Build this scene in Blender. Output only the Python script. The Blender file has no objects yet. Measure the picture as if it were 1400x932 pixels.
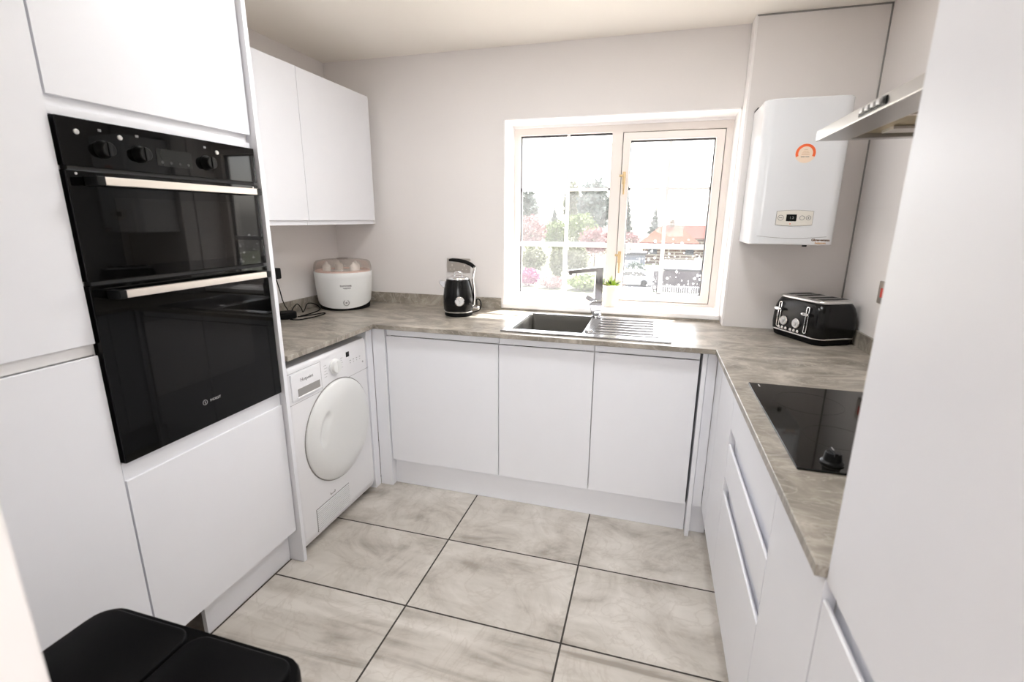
import bpy, bmesh, math, random
from mathutils import Matrix, Vector
random.seed(7)
C = bpy.context.scene.collection
PI = math.pi
T = Matrix.Translation

# ------------------------------------------------------------------ materials
def new_mat(name):
    m = bpy.data.materials.new(name); m.use_nodes = True
    nt = m.node_tree
    return m, nt, nt.nodes['Principled BSDF']

def pmat(name, col, rough=.5, metal=0., var=.03, scale=12., bump=0., bscale=200., spec=.5, coat=0., stretch=None):
    """principled with a slight procedural tone variation and optional fine bump"""
    m, nt, b = new_mat(name)
    N = nt.nodes; L = nt.links
    tc = N.new('ShaderNodeTexCoord')
    src = tc.outputs['Object']
    if stretch:
        mp = N.new('ShaderNodeMapping'); mp.inputs['Scale'].default_value = stretch
        L.new(src, mp.inputs[0]); src = mp.outputs[0]
    nz = N.new('ShaderNodeTexNoise'); nz.inputs['Scale'].default_value = scale; nz.inputs['Detail'].default_value = 4
    L.new(src, nz.inputs['Vector'])
    mx = N.new('ShaderNodeMix'); mx.data_type = 'RGBA'
    mx.inputs[6].default_value = (*[max(0, c * (1 - var)) for c in col], 1)
    mx.inputs[7].default_value = (*[min(1, c * (1 + var)) for c in col], 1)
    L.new(nz.outputs[0], mx.inputs[0]); L.new(mx.outputs[2], b.inputs['Base Color'])
    b.inputs['Roughness'].default_value = rough; b.inputs['Metallic'].default_value = metal
    b.inputs['Specular IOR Level'].default_value = spec
    if coat: b.inputs['Coat Weight'].default_value = coat; b.inputs['Coat Roughness'].default_value = .05
    if bump:
        n2 = N.new('ShaderNodeTexNoise'); n2.inputs['Scale'].default_value = bscale
        bp = N.new('ShaderNodeBump'); bp.inputs['Strength'].default_value = bump; bp.inputs['Distance'].default_value = .002
        L.new(src, n2.inputs['Vector']); L.new(n2.outputs[0], bp.inputs['Height']); L.new(bp.outputs[0], b.inputs['Normal'])
    return m

M = {}
M['door'] = pmat('white_satin_door', (.825, .832, .868), .38, var=.012, bump=.03, bscale=350)
M['carcass'] = pmat('white_melamine', (.80, .79, .79), .5, var=.015)
M['wall'] = pmat('warm_white_wall_paint', (.77, .738, .722), .9, var=.025, scale=3, bump=.15, bscale=90)
M['ceiling'] = pmat('cream_ceiling_paint', (.90, .855, .79), .92, var=.02, scale=2, bump=.12, bscale=120)
M['reveal'] = pmat('white_gloss_woodwork', (.88, .855, .845), .45, var=.02)
M['frame'] = pmat('aged_white_window_frame', (.80, .745, .70), .45, var=.05, scale=9)
M['bar'] = pmat('white_glazing_bar', (.90, .89, .88), .5, var=.02)
M['gasket'] = pmat('dark_gasket', (.05, .05, .055), .6)
M['brass'] = pmat('worn_brass', (.58, .43, .24), .42, .8, var=.15, scale=60)
M['chrome'] = pmat('chrome', (.80, .80, .81), .08, 1., var=.01)
M['steel'] = pmat('brushed_steel', (.62, .61, .60), .3, 1., var=.06, scale=14, stretch=(2, 60, 60))
M['sinksteel'] = pmat('sink_steel', (.36, .36, .37), .22, 1., var=.05, scale=14, stretch=(2, 60, 60))
M['hoodsteel'] = pmat('hood_steel', (.44, .425, .405), .28, 1., var=.06, scale=14, stretch=(60, 2, 60))
M['champagne'] = pmat('satin_handle_metal', (.72, .66, .60), .42, .75, var=.03)
M['blackglass'] = pmat('black_oven_glass', (.002, .002, .002), .03, var=.0, spec=.20)
M['hobglass'] = pmat('black_hob_glass', (.006, .0055, .0045), .05, var=.0, spec=.25)
M['ovenwindow'] = pmat('dark_oven_window', (.005, .0045, .004), .03, var=.1, spec=.24)
M['blackplastic'] = pmat('black_plastic', (.005, .005, .005), .38, var=.1, spec=.22)
M['blackmatte'] = pmat('matte_black_plastic', (.004, .004, .004), .6, var=.1, spec=.13)
M['blackgloss'] = pmat('gloss_black_enamel', (.004, .004, .004), .2, var=.05, spec=.3)
M['appliance'] = pmat('white_appliance_enamel', (.81, .81, .83), .28, var=.01)
M['whiteplastic'] = pmat('white_plastic', (.78, .79, .785), .3, var=.01)
M['boiler'] = pmat('boiler_white_enamel', (.72, .73, .75), .18, var=.008, coat=.3)
M['greyline'] = pmat('grey_print', (.18, .18, .18), .6)
M['seam'] = pmat('shadow_grey_gap', (.30, .29, .28), .8)
M['darkrecess'] = pmat('dark_recess', (.03, .03, .03), .8)
M['lcd'] = pmat('dark_display', (.008, .009, .008), .2, spec=.25)
M['orange'] = pmat('orange_sticker', (.80, .13, .03), .5, var=.04)
M['peach'] = pmat('pale_sticker', (.82, .66, .52), .5)
M['cream'] = pmat('cream_panel', (.72, .69, .63), .4)
M['logo'] = pmat('brown_logo_print', (.14, .07, .03), .5)
M['tan'] = pmat('tan_logo_print', (.55, .33, .18), .5)
M['red'] = pmat('red_rocker', (.62, .05, .03), .3)
M['socket'] = pmat('brushed_nickel_plate', (.52, .48, .44), .38, .8, var=.03)
M['leaf'] = pmat('bright_green_leaf', (.30, .42, .05), .4, var=.3, scale=30)
M['leafdark'] = pmat('dark_green_leaf', (.05, .10, .02), .4, var=.3, scale=30)
M['leafbrown'] = pmat('dry_leaf', (.30, .14, .05), .6, var=.2)
M['pot'] = pmat('cream_ceramic', (.82, .74, .64), .35)
M['soil'] = pmat('dark_soil', (.05, .035, .025), .9, var=.3, scale=80)
M['pink'] = pmat('pale_pink_plastic', (.80, .60, .54), .4)
M['bottle'] = pmat('milky_plastic', (.80, .76, .72), .3)
M['hoodfilter'] = pmat('brassy_grease_filter', (.34, .27, .15), .45, .6, var=.12, scale=90)
M['silver'] = pmat('silver_plastic', (.52, .51, .50), .3, .6)
M['gauge'] = pmat('gauge_face', (.62, .62, .62), .25)

def math_node(N, L, op, a, b=None):
    n = N.new('ShaderNodeMath'); n.operation = op
    for i, v in enumerate((a, b)):
        if v is None: continue
        if isinstance(v, (int, float)): n.inputs[i].default_value = v
        else: L.new(v, n.inputs[i])
    return n.outputs[0]

def floor_mat():
    m, nt, b = new_mat('stone_look_floor_tiles'); N = nt.nodes; L = nt.links
    tc = N.new('ShaderNodeTexCoord'); sp = N.new('ShaderNodeSeparateXYZ'); L.new(tc.outputs['Object'], sp.inputs[0])
    TX, TY, TW, TH, G = 1.130, -.930, .597, .408, .0034
    u = math_node(N, L, 'DIVIDE', math_node(N, L, 'SUBTRACT', sp.outputs[0], TX), TW)
    v = math_node(N, L, 'DIVIDE', math_node(N, L, 'SUBTRACT', sp.outputs[1], TY), TH)
    fu = math_node(N, L, 'FLOOR', u); fv = math_node(N, L, 'FLOOR', v)
    ru = math_node(N, L, 'SUBTRACT', u, fu); rv = math_node(N, L, 'SUBTRACT', v, fv)
    du = math_node(N, L, 'MULTIPLY', math_node(N, L, 'MINIMUM', ru, math_node(N, L, 'SUBTRACT', 1., ru)), TW)
    dv = math_node(N, L, 'MULTIPLY', math_node(N, L, 'MINIMUM', rv, math_node(N, L, 'SUBTRACT', 1., rv)), TH)
    d = math_node(N, L, 'MINIMUM', du, dv)
    grout = math_node(N, L, 'LESS_THAN', d, G)
    cid = N.new('ShaderNodeCombineXYZ'); L.new(fu, cid.inputs[0]); L.new(fv, cid.inputs[1])
    wn = N.new('ShaderNodeTexWhiteNoise'); wn.noise_dimensions = '3D'; L.new(cid.outputs[0], wn.inputs['Vector'])
    # offset the pattern for every tile
    off = N.new('ShaderNodeVectorMath'); off.operation = 'SCALE'; L.new(wn.outputs['Color'], off.inputs[0]); off.inputs['Scale'].default_value = 37.
    add = N.new('ShaderNodeVectorMath'); add.operation = 'ADD'; L.new(tc.outputs['Object'], add.inputs[0]); L.new(off.outputs[0], add.inputs[1])
    # cloudy stone
    n1 = N.new('ShaderNodeTexNoise'); n1.inputs['Scale'].default_value = 3.6; n1.inputs['Detail'].default_value = 9; n1.inputs['Roughness'].default_value = .66; n1.inputs['Distortion'].default_value = .7
    L.new(add.outputs[0], n1.inputs['Vector'])
    # banded stone: noise stretched along x with a slow wobble
    mp = N.new('ShaderNodeMapping'); mp.inputs['Scale'].default_value = (1.1, 9., 1.); mp.inputs['Rotation'].default_value = (0, 0, .12)
    L.new(add.outputs[0], mp.inputs[0])
    n2 = N.new('ShaderNodeTexNoise'); n2.inputs['Scale'].default_value = 1.5; n2.inputs['Detail'].default_value = 5; n2.inputs['Distortion'].default_value = .7
    L.new(mp.outputs[0], n2.inputs['Vector'])
    # fine veins
    n3 = N.new('ShaderNodeTexNoise'); n3.inputs['Scale'].default_value = 5.; n3.inputs['Detail'].default_value = 6; n3.inputs['Distortion'].default_value = 2.2
    L.new(add.outputs[0], n3.inputs['Vector'])
    vein = N.new('ShaderNodeValToRGB')
    e = vein.color_ramp.elements; e[0].position = .47; e[0].color = (0, 0, 0, 1); e[1].position = .50; e[1].color = (1, 1, 1, 1)
    e2 = vein.color_ramp.elements.new(.535); e2.color = (0, 0, 0, 1)
    L.new(n3.outputs[0], vein.inputs[0])
    # tiles near the doorway are banded, those near the sink run are cloudy
    band = N.new('ShaderNodeMapRange'); L.new(fv, band.inputs[0]); band.inputs[1].default_value = -.6; band.inputs[2].default_value = -2.2; band.inputs[3].default_value = .15; band.inputs[4].default_value = .9
    bsel = math_node(N, L, 'MULTIPLY', band.outputs[0], math_node(N, L, 'ADD', .45, math_node(N, L, 'MULTIPLY', wn.outputs['Value'], .55)))
    mixv = N.new('ShaderNodeMix'); L.new(bsel, mixv.inputs[0]); L.new(n1.outputs[0], mixv.inputs[2]); L.new(math_node(N, L, 'ADD', math_node(N, L, 'MULTIPLY', math_node(N, L, 'SUBTRACT', n2.outputs[0], .5), 1.5), .52), mixv.inputs[3])
    rp = N.new('ShaderNodeValToRGB'); e = rp.color_ramp.elements
    e[0].position = .34; e[0].color = (.33, .295, .255, 1); e[1].position = .66; e[1].color = (.67, .635, .585, 1)
    m2 = rp.color_ramp.elements.new(.48); m2.color = (.53, .495, .445, 1)
    L.new(mixv.outputs[0], rp.inputs[0])
    vm = N.new('ShaderNodeMix'); vm.data_type = 'RGBA'; vm.inputs[7].default_value = (.34, .285, .23, 1)
    L.new(math_node(N, L, 'MULTIPLY', vein.outputs[0], .22), vm.inputs[0]); L.new(rp.outputs[0], vm.inputs[6])
    gm = N.new('ShaderNodeMix'); gm.data_type = 'RGBA'; gm.inputs[7].default_value = (.045, .038, .032, 1)
    L.new(grout, gm.inputs[0]); L.new(vm.outputs[2], gm.inputs[6]); L.new(gm.outputs[2], b.inputs['Base Color'])
    r = N.new('ShaderNodeMix'); L.new(grout, r.inputs[0]); r.inputs[2].default_value = .36; r.inputs[3].default_value = .85
    L.new(r.outputs[0], b.inputs['Roughness'])
    h = math_node(N, L, 'ADD', math_node(N, L, 'MULTIPLY', math_node(N, L, 'SUBTRACT', 1., grout), 1.), math_node(N, L, 'MULTIPLY', n1.outputs[0], .12))
    bp = N.new('ShaderNodeBump'); bp.inputs['Strength'].default_value = .5; bp.inputs['Distance'].default_value = .002
    L.new(h, bp.inputs['Height']); L.new(bp.outputs[0], b.inputs['Normal'])
    return m
M['floor'] = floor_mat()

def worktop_mat():
    m, nt, b = new_mat('grey_stone_laminate'); N = nt.nodes; L = nt.links
    tc = N.new('ShaderNodeTexCoord')
    mp = N.new('ShaderNodeMapping'); mp.inputs['Scale'].default_value = (1., 2.0, 1.); mp.inputs['Rotation'].default_value = (0, 0, .25); L.new(tc.outputs['Object'], mp.inputs[0])
    n1 = N.new('ShaderNodeTexNoise'); n1.inputs['Scale'].default_value = 4.2; n1.inputs['Detail'].default_value = 10; n1.inputs['Roughness'].default_value = .66; n1.inputs['Distortion'].default_value = 1.4
    L.new(mp.outputs[0], n1.inputs['Vector'])
    rp = N.new('ShaderNodeValToRGB'); e = rp.color_ramp.elements
    e[0].position = .32; e[0].color = (.145, .128, .104, 1); e[1].position = .68; e[1].color = (.49, .445, .385, 1)
    k = rp.color_ramp.elements.new(.5); k.color = (.272, .243, .203, 1)
    L.new(n1.outputs[0], rp.inputs[0])
    n2 = N.new('ShaderNodeTexNoise'); n2.inputs['Scale'].default_value = 5; n2.inputs['Detail'].default_value = 7; n2.inputs['Distortion'].default_value = 2.6
    L.new(mp.outputs[0], n2.inputs['Vector'])
    v = N.new('ShaderNodeValToRGB'); e = v.color_ramp.elements
    e[0].position = .485; e[0].color = (0, 0, 0, 1); e[1].position = .505; e[1].color = (1, 1, 1, 1); k = v.color_ramp.elements.new(.53); k.color = (0, 0, 0, 1)
    L.new(n2.outputs[0], v.inputs[0])
    mx = N.new('ShaderNodeMix'); mx.data_type = 'RGBA'; mx.inputs[7].default_value = (.50, .46, .41, 1)
    L.new(math_node(N, L, 'MULTIPLY', v.outputs[0], .55), mx.inputs[0]); L.new(rp.outputs[0], mx.inputs[6])
    L.new(mx.outputs[2], b.inputs['Base Color'])
    b.inputs['Roughness'].default_value = .3; b.inputs['Specular IOR Level'].default_value = .5
    bp = N.new('ShaderNodeBump'); bp.inputs['Strength'].default_value = .08; bp.inputs['Distance'].default_value = .002
    L.new(n1.outputs[0], bp.inputs['Height']); L.new(bp.outputs[0], b.inputs['Normal'])
    return m
M['worktop'] = worktop_mat()

def pane_mat(name, dust_veil, spots):
    """window glass: see-through, slightly reflective, dusty, the dust also laid on as haze over the view, with dried white splashes on the opening light"""
    m = bpy.data.materials.new(name); m.use_nodes = True; nt = m.node_tree; N = nt.nodes; L = nt.links
    N.remove(N['Principled BSDF']); out = N['Material Output']
    tr = N.new('ShaderNodeBsdfTransparent'); gl = N.new('ShaderNodeBsdfGlossy'); gl.inputs['Roughness'].default_value = .02
    ly = N.new('ShaderNodeLayerWeight'); ly.inputs[0].default_value = .25
    fr = math_node(N, L, 'MULTIPLY', ly.outputs['Fresnel'], .5)
    m1 = N.new('ShaderNodeMixShader'); L.new(fr, m1.inputs[0]); L.new(tr.outputs[0], m1.inputs[1]); L.new(gl.outputs[0], m1.inputs[2])
    tl = N.new('ShaderNodeBsdfTranslucent'); tl.inputs[0].default_value = (.9, .9, .9, 1)
    tc = N.new('ShaderNodeTexCoord')
    nz = N.new('ShaderNodeTexNoise'); nz.inputs['Scale'].default_value = 7; nz.inputs['Detail'].default_value = 6; L.new(tc.outputs['Object'], nz.inputs['Vector'])
    fac = math_node(N, L, 'MULTIPLY', math_node(N, L, 'ADD', nz.outputs[0], .5), dust_veil)  # dust share raised so a glare haze washes out the view
    if spots:
        vo = N.new('ShaderNodeTexVoronoi'); vo.inputs['Scale'].default_value = 62; L.new(tc.outputs['Object'], vo.inputs['Vector'])
        sp = N.new('ShaderNodeSeparateXYZ'); L.new(tc.outputs['Object'], sp.inputs[0])
        sc = N.new('ShaderNodeSeparateColor'); L.new(vo.outputs['Color'], sc.inputs[0])
        low = N.new('ShaderNodeMapRange'); L.new(sp.outputs[2], low.inputs[0]); low.inputs[1].default_value = .47; low.inputs[2].default_value = .13; low.inputs[3].default_value = 0.; low.inputs[4].default_value = .42
        rad = math_node(N, L, 'MULTIPLY', math_node(N, L, 'LESS_THAN', sc.outputs[0], low.outputs[0]), math_node(N, L, 'ADD', .10, math_node(N, L, 'MULTIPLY', sc.outputs[1], .34)))
        dot = math_node(N, L, 'LESS_THAN', vo.outputs['Distance'], rad)
        fac = math_node(N, L, 'MAXIMUM', fac, math_node(N, L, 'MULTIPLY', dot, .85))
    m2 = N.new('ShaderNodeMixShader'); L.new(fac, m2.inputs[0]); L.new(m1.outputs[0], m2.inputs[1]); L.new(tl.outputs[0], m2.inputs[2])
    L.new(m2.outputs[0], out.inputs['Surface'])
    return m
M['pane'] = pane_mat('dusty_veiled_glass', .027, False)
M['panespots'] = pane_mat('splashed_window_glass', .018, True)

def clear_mat(name, tint, gloss, milk):
    m = bpy.data.materials.new(name); m.use_nodes = True; nt = m.node_tree; N = nt.nodes; L = nt.links
    N.remove(N['Principled BSDF']); out = N['Material Output']
    tr = N.new('ShaderNodeBsdfTransparent'); tr.inputs[0].default_value = (*tint, 1)
    gl = N.new('ShaderNodeBsdfGlossy'); gl.inputs['Roughness'].default_value = .06
    ly = N.new('ShaderNodeLayerWeight'); ly.inputs[0].default_value = .3
    m1 = N.new('ShaderNodeMixShader'); L.new(math_node(N, L, 'MULTIPLY', ly.outputs['Fresnel'], gloss), m1.inputs[0]); L.new(tr.outputs[0], m1.inputs[1]); L.new(gl.outputs[0], m1.inputs[2])
    df = N.new('ShaderNodeBsdfDiffuse'); df.inputs[0].default_value = (.8, .72, .66, 1)
    nz = N.new('ShaderNodeTexNoise'); nz.inputs['Scale'].default_value = 25
    m2 = N.new('ShaderNodeMixShader'); L.new(math_node(N, L, 'MULTIPLY', nz.outputs[0], milk), m2.inputs[0]); L.new(m1.outputs[0], m2.inputs[1]); L.new(df.outputs[0], m2.inputs[2])
    L.new(m2.outputs[0], out.inputs['Surface'])
    return m
M['lid'] = clear_mat('clear_lid_plastic', (.97, .95, .93), .5, .16)

def emit_mat(name, col, s):
    m, nt, b = new_mat(name)
    b.inputs['Emission Color'].default_value = (*col, 1); b.inputs['Emission Strength'].default_value = s
    b.inputs['Base Color'].default_value = (.9, .9, .9, 1)
    return m
M['fill_glow'] = emit_mat('fill_diffuser', (.975, .99, 1), 40.)  # glow of the added overhead fill discs
M['binblack'] = pmat('black_bin_plastic', (.002, .0018, .002), .5, var=.1, spec=.06)
M['bowlsteel_shaded'] = pmat('shaded_bowl_steel', (.10, .095, .085), .5, .8, var=.05, scale=14, stretch=(2, 60, 60))  # sink steel darkened, putting the bowl's shade into its colour
M['print'] = pmat('pale_grey_print', (.42, .42, .42), .6)

# ------------------------------------------------------------------ mesh builder
class MB:
    def __init__(self, mtx=None):
        self.bm = bmesh.new(); self.m = mtx or Matrix.Identity(4)
    def _new(self, verts, mtx=None):
        mm = self.m @ mtx if mtx is not None else self.m
        bmesh.ops.transform(self.bm, matrix=mm, verts=verts)
    def box(self, x0, x1, y0, y1, z0, z1, bev=0, seg=2, mtx=None):
        r = bmesh.ops.create_cube(self.bm, size=1)
        vs = r['verts']
        for v in vs:
            v.co = Vector((x0 + (v.co.x + .5) * (x1 - x0), y0 + (v.co.y + .5) * (y1 - y0), z0 + (v.co.z + .5) * (z1 - z0)))
        if bev:
            es = list({e for v in vs for e in v.link_edges})
            rr = bmesh.ops.bevel(self.bm, geom=es, offset=bev, segments=seg, profile=.5, affect='EDGES')
            vs = list({v for f in rr['faces'] for v in f.verts} | {v for v in vs if v.is_valid})
            # gather the whole connected island
            seen = set(vs); st = list(vs)
            while st:
                a = st.pop()
                for e in a.link_edges:
                    o = e.other_vert(a)
                    if o not in seen: seen.add(o); st.append(o)
            vs = list(seen)
        self._new(vs, mtx); return self
    def loft(self, rings, cap0=True, cap1=True, mtx=None, closed=False):
        """rings: list of equal-length lists of points"""
        rows = [[self.bm.verts.new(p) for p in r] for r in rings]
        n = len(rows[0])
        pairs = list(zip(rows, rows[1:])) + ([(rows[-1], rows[0])] if closed else [])
        for a, b in pairs:
            for i in range(n):
                j = (i + 1) % n
                try: self.bm.faces.new((a[i], a[j], b[j], b[i]))
                except ValueError: pass
        if not closed:
            if cap0: self.bm.faces.new(list(reversed(rows[0])))
            if cap1: self.bm.faces.new(rows[-1])
        self._new([v for r in rows for v in r], mtx); return self
    def lathe(self, prof, n=40, mtx=None, cap0=True, cap1=True, closed=False):
        rings = [[(r * math.cos(2 * PI * i / n), r * math.sin(2 * PI * i / n), z) for i in range(n)] for r, z in prof]
        return self.loft(rings, cap0, cap1, mtx, closed)
    def cyl(self, r, z0, z1, n=32, mtx=None, bev=0):
        if bev: return self.lathe([(r - bev, z0), (r, z0 + bev), (r, z1 - bev), (r - bev, z1)], n, mtx)
        return self.lathe([(r, z0), (r, z1)], n, mtx)
    def tube(self, pts, r, n=10, mtx=None, rad=None):
        pts = [Vector(p) for p in pts]; rings = []
        up = None
        for i, p in enumerate(pts):
            t = (pts[min(i + 1, len(pts) - 1)] - pts[max(i - 1, 0)]).normalized()
            if up is None:
                up = Vector((0, 0, 1)) if abs(t.z) < .9 else Vector((1, 0, 0))
            a = t.cross(up).normalized(); up = a.cross(t).normalized(); b = up
            rr = rad[i] if rad else r
            rx, ry = rr if isinstance(rr, tuple) else (rr, rr)
            rings.append([p + a * rx * math.cos(2 * PI * k / n) + b * ry * math.sin(2 * PI * k / n) for k in range(n)])
        return self.loft(rings, mtx=mtx)
    def prism(self, poly, x0, x1, mtx=None):
        """polygon of (y, z) extruded along x"""
        return self.loft([[(x0, y, z) for y, z in poly], [(x1, y, z) for y, z in poly]], mtx=mtx)
    def poly(self, pts, mtx=None):
        vs = [self.bm.verts.new(p) for p in pts]; self.bm.faces.new(vs); self._new(vs, mtx); return self
    def text(self, s, size, mtx, ext=.0003, align='CENTER', bold=0):
        cu = bpy.data.curves.new('txt', 'FONT'); cu.body = s; cu.size = size; cu.extrude = ext; cu.align_x = align; cu.align_y = 'CENTER'; cu.offset = bold
        cu.resolution_u = 3
        o = bpy.data.objects.new('txt', cu); C.objects.link(o)
        dg = bpy.context.evaluated_depsgraph_get(); me = bpy.data.meshes.new_from_object(o.evaluated_get(dg))
        bpy.data.objects.remove(o); bpy.data.curves.remove(cu)
        n0 = len(self.bm.verts); self.bm.from_mesh(me); bpy.data.meshes.remove(me)
        self.bm.verts.ensure_lookup_table(); self._new(self.bm.verts[n0:], mtx); return self
    def build(self, name, mat, parent=None, smooth=40, bevel=0, solid=0):
        bm = self.bm
        bmesh.ops.recalc_face_normals(bm, faces=bm.faces)
        me = bpy.data.meshes.new(name)
        wm = parent_world(parent)
        if parent is not None: bmesh.ops.transform(bm, matrix=wm.inverted(), verts=bm.verts)
        bm.to_mesh(me); bm.free()
        if smooth:
            for p in me.polygons: p.use_smooth = True
            me.set_sharp_from_angle(angle=math.radians(smooth))
        o = bpy.data.objects.new(name, me); C.objects.link(o)
        if parent is not None: o.parent = parent
        o.data.materials.append(M[mat] if isinstance(mat, str) else mat)
        if solid:
            md = o.modifiers.new('thickness', 'SOLIDIFY'); md.thickness = solid; md.offset = 0
        if bevel:
            md = o.modifiers.new('bevel', 'BEVEL'); md.width = bevel; md.segments = 2; md.limit_method = 'ANGLE'
        if smooth == 40 and not solid:
            md = o.modifiers.new('flat_faces', 'WEIGHTED_NORMAL'); md.keep_sharp = True; md.weight = 80
        return o

def parent_world(p):
    m = Matrix.Identity(4)
    while p is not None:
        m = p.matrix_basis @ m; p = p.parent
    return m

def thing(name, label, cat, loc=(0, 0, 0), rz=0, group=None):
    o = bpy.data.objects.new(name, None); C.objects.link(o)
    o.empty_display_size = .05
    o.location = loc; o.rotation_euler = (0, 0, rz); o['label'] = label; o['category'] = cat
    if group: o['group'] = group
    return o
def tag(o, label, cat, group=None):
    o['label'] = label; o['category'] = cat
    if group: o['group'] = group
    return o
def struct(o):
    o['kind'] = 'structure'; return o
def cells(mb, xs, ys, z0, z1, keep, mtx=None, flip=False):
    """a slab made of grid cells (one watertight sheet with holes); keep(cx, cy) decides"""
    bm = mb.bm; vt = {}
    def V(i, j, z):
        k = (i, j, z)
        if k not in vt: vt[k] = bm.verts.new((xs[i], ys[j], z))
        return vt[k]
    K = {(i, j) for i in range(len(xs) - 1) for j in range(len(ys) - 1) if keep((xs[i] + xs[i + 1]) / 2, (ys[j] + ys[j + 1]) / 2)}
    for i, j in K:
        bm.faces.new((V(i, j, z1), V(i + 1, j, z1), V(i + 1, j + 1, z1), V(i, j + 1, z1)))
        bm.faces.new((V(i, j, z0), V(i, j + 1, z0), V(i + 1, j + 1, z0), V(i + 1, j, z0)))
        for (di, dj, a, b) in ((-1, 0, (i, j + 1), (i, j)), (1, 0, (i + 1, j), (i + 1, j + 1)), (0, -1, (i, j), (i + 1, j)), (0, 1, (i + 1, j + 1), (i, j + 1))):
            if (i + di, j + dj) not in K:
                bm.faces.new((V(*a, z0), V(*b, z0), V(*b, z1), V(*a, z1)))
    mb._new(list(vt.values()), mtx); return mb

def rot(axis, deg): return Matrix.Rotation(math.radians(deg), 4, axis)
# local frames for fronts: local x along the front, local -y out of the front
def face_left(y_start, x=0., z=0.):   # left run: faces +x, local x runs towards the window (+y)
    return T((x, y_start, z)) @ rot('Z', 90)
def face_right(y_start, x=0., z=0.):  # right run: faces -x, local x runs towards the camera (-y)
    return T((x, y_start, z)) @ rot('Z', -90)
def face_back(x_start, y=0., z=0.):
    return T((x_start, y, z))

def door_poly(h, top=False, bottom=False, t=.020):
    """section of a handleless slab door (y: 0 front .. t back, z: 0..h) with a scooped J grip"""
    pts = [(.0015, 0), (0, .0015)]
    if bottom: pts = [(t, .030), (.013, .026), (.0095, .014), (.0075, .002), (.005, 0), (.002, 0), (0, .002)]
    if top: pts += [(0, h - .002), (.002, h), (.005, h), (.0075, h - .002), (.0095, h - .014), (.013, h - .026), (t, h - .030)]
    else: pts += [(0, h - .0015), (.0015, h), (t, h)]
    if not bottom: pts += [(t, 0)]
    return pts

# ================================================================== SETTING
WL, WR, H = 0.0, 2.81, 2.303
YR = -4.3
def build_room():
    mb = MB(); mb.box(-.1, WR + .1, YR - .1, .3, -.12, 0); struct(mb.build('floor', 'floor'))
    mb = MB(); mb.box(-.1, WR + .1, YR - .1, .3, H, H + .12); struct(mb.build('ceiling', 'ceiling'))
    # window wall: one slab with the window opening cut out
    mb = MB(); m = T((0, 0, 0)) @ rot('X', 90)     # local (x, y->z, z->-y)
    cells(mb, [-.1, 1.106, 2.295, WR + .1], [-.12, .930, 1.951, H + .12], -.30, 0, lambda x, z: not (1.106 < x < 2.295 and .930 < z < 1.951), m)
    struct(mb.build('wall_back', 'wall'))
    mb = MB(); mb.box(-.1, 0, YR, 0, 0, H); struct(mb.build('wall_left', 'wall'))
    mb = MB(); mb.box(WR, WR + .1, YR, 0, 0, H); struct(mb.build('wall_right', 'wall'))
    mb = MB(); mb.box(0, WR, YR - .1, YR, 0, H); struct(mb.build('wall_hall', 'wall'))
    # wall between kitchen and hall, with the doorway the photograph is taken through
    mb = MB(); m = T((0, -2.51, 0)) @ rot('X', 90)
    cells(mb, [0, 1.44, 2.36, WR], [0, 2.05, H], 0, .10, lambda x, z: not (1.44 < x < 2.36 and z < 2.05), m)
    struct(mb.build('wall_rear', 'wall'))
    d = bpy.data.objects.new('door_1', None); C.objects.link(d); struct(d); d.location = (1.44, -2.56, 0)
    mb = MB()
    mb.box(1.44, 1.466, -2.622, -2.498, 0, 2.05, .004); mb.box(2.334, 2.36, -2.622, -2.498, 0, 2.05, .004); mb.box(1.44, 2.36, -2.622, -2.498, 2.024, 2.05, .004)
    struct(mb.build('door_lining', 'reveal', d))
    mb = MB()
    mb.box(1.375, 1.455, -2.636, -2.612, 0, 2.11, .008, 3); mb.box(2.345, 2.425, -2.636, -2.612, 0, 2.11, .008, 3); mb.box(1.375, 2.425, -2.636, -2.612, 2.036, 2.11, .008, 3)
    struct(mb.build('architrave', 'reveal', d))
    # boxed-in pipe chase in the right corner that carries the boiler
    mb = MB(); mb.box(2.300, WR - .004, -.101, 0, 0, H - .004, .002)
    struct(mb.build('trim_1', 'wall'))
    mb = MB(); mb.box(2.294, 2.304, -.103, -.004, .945, H, .001); struct(mb.build('trim_2', 'reveal'))
    mb = MB(); mb.box(WR - .006, WR, -.104, -.098, .91, H - .002); mb.box(2.30, WR, -.104, -.099, H - .007, H - .001); struct(mb.build('trim_3', 'seam'))
build_room()

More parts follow.
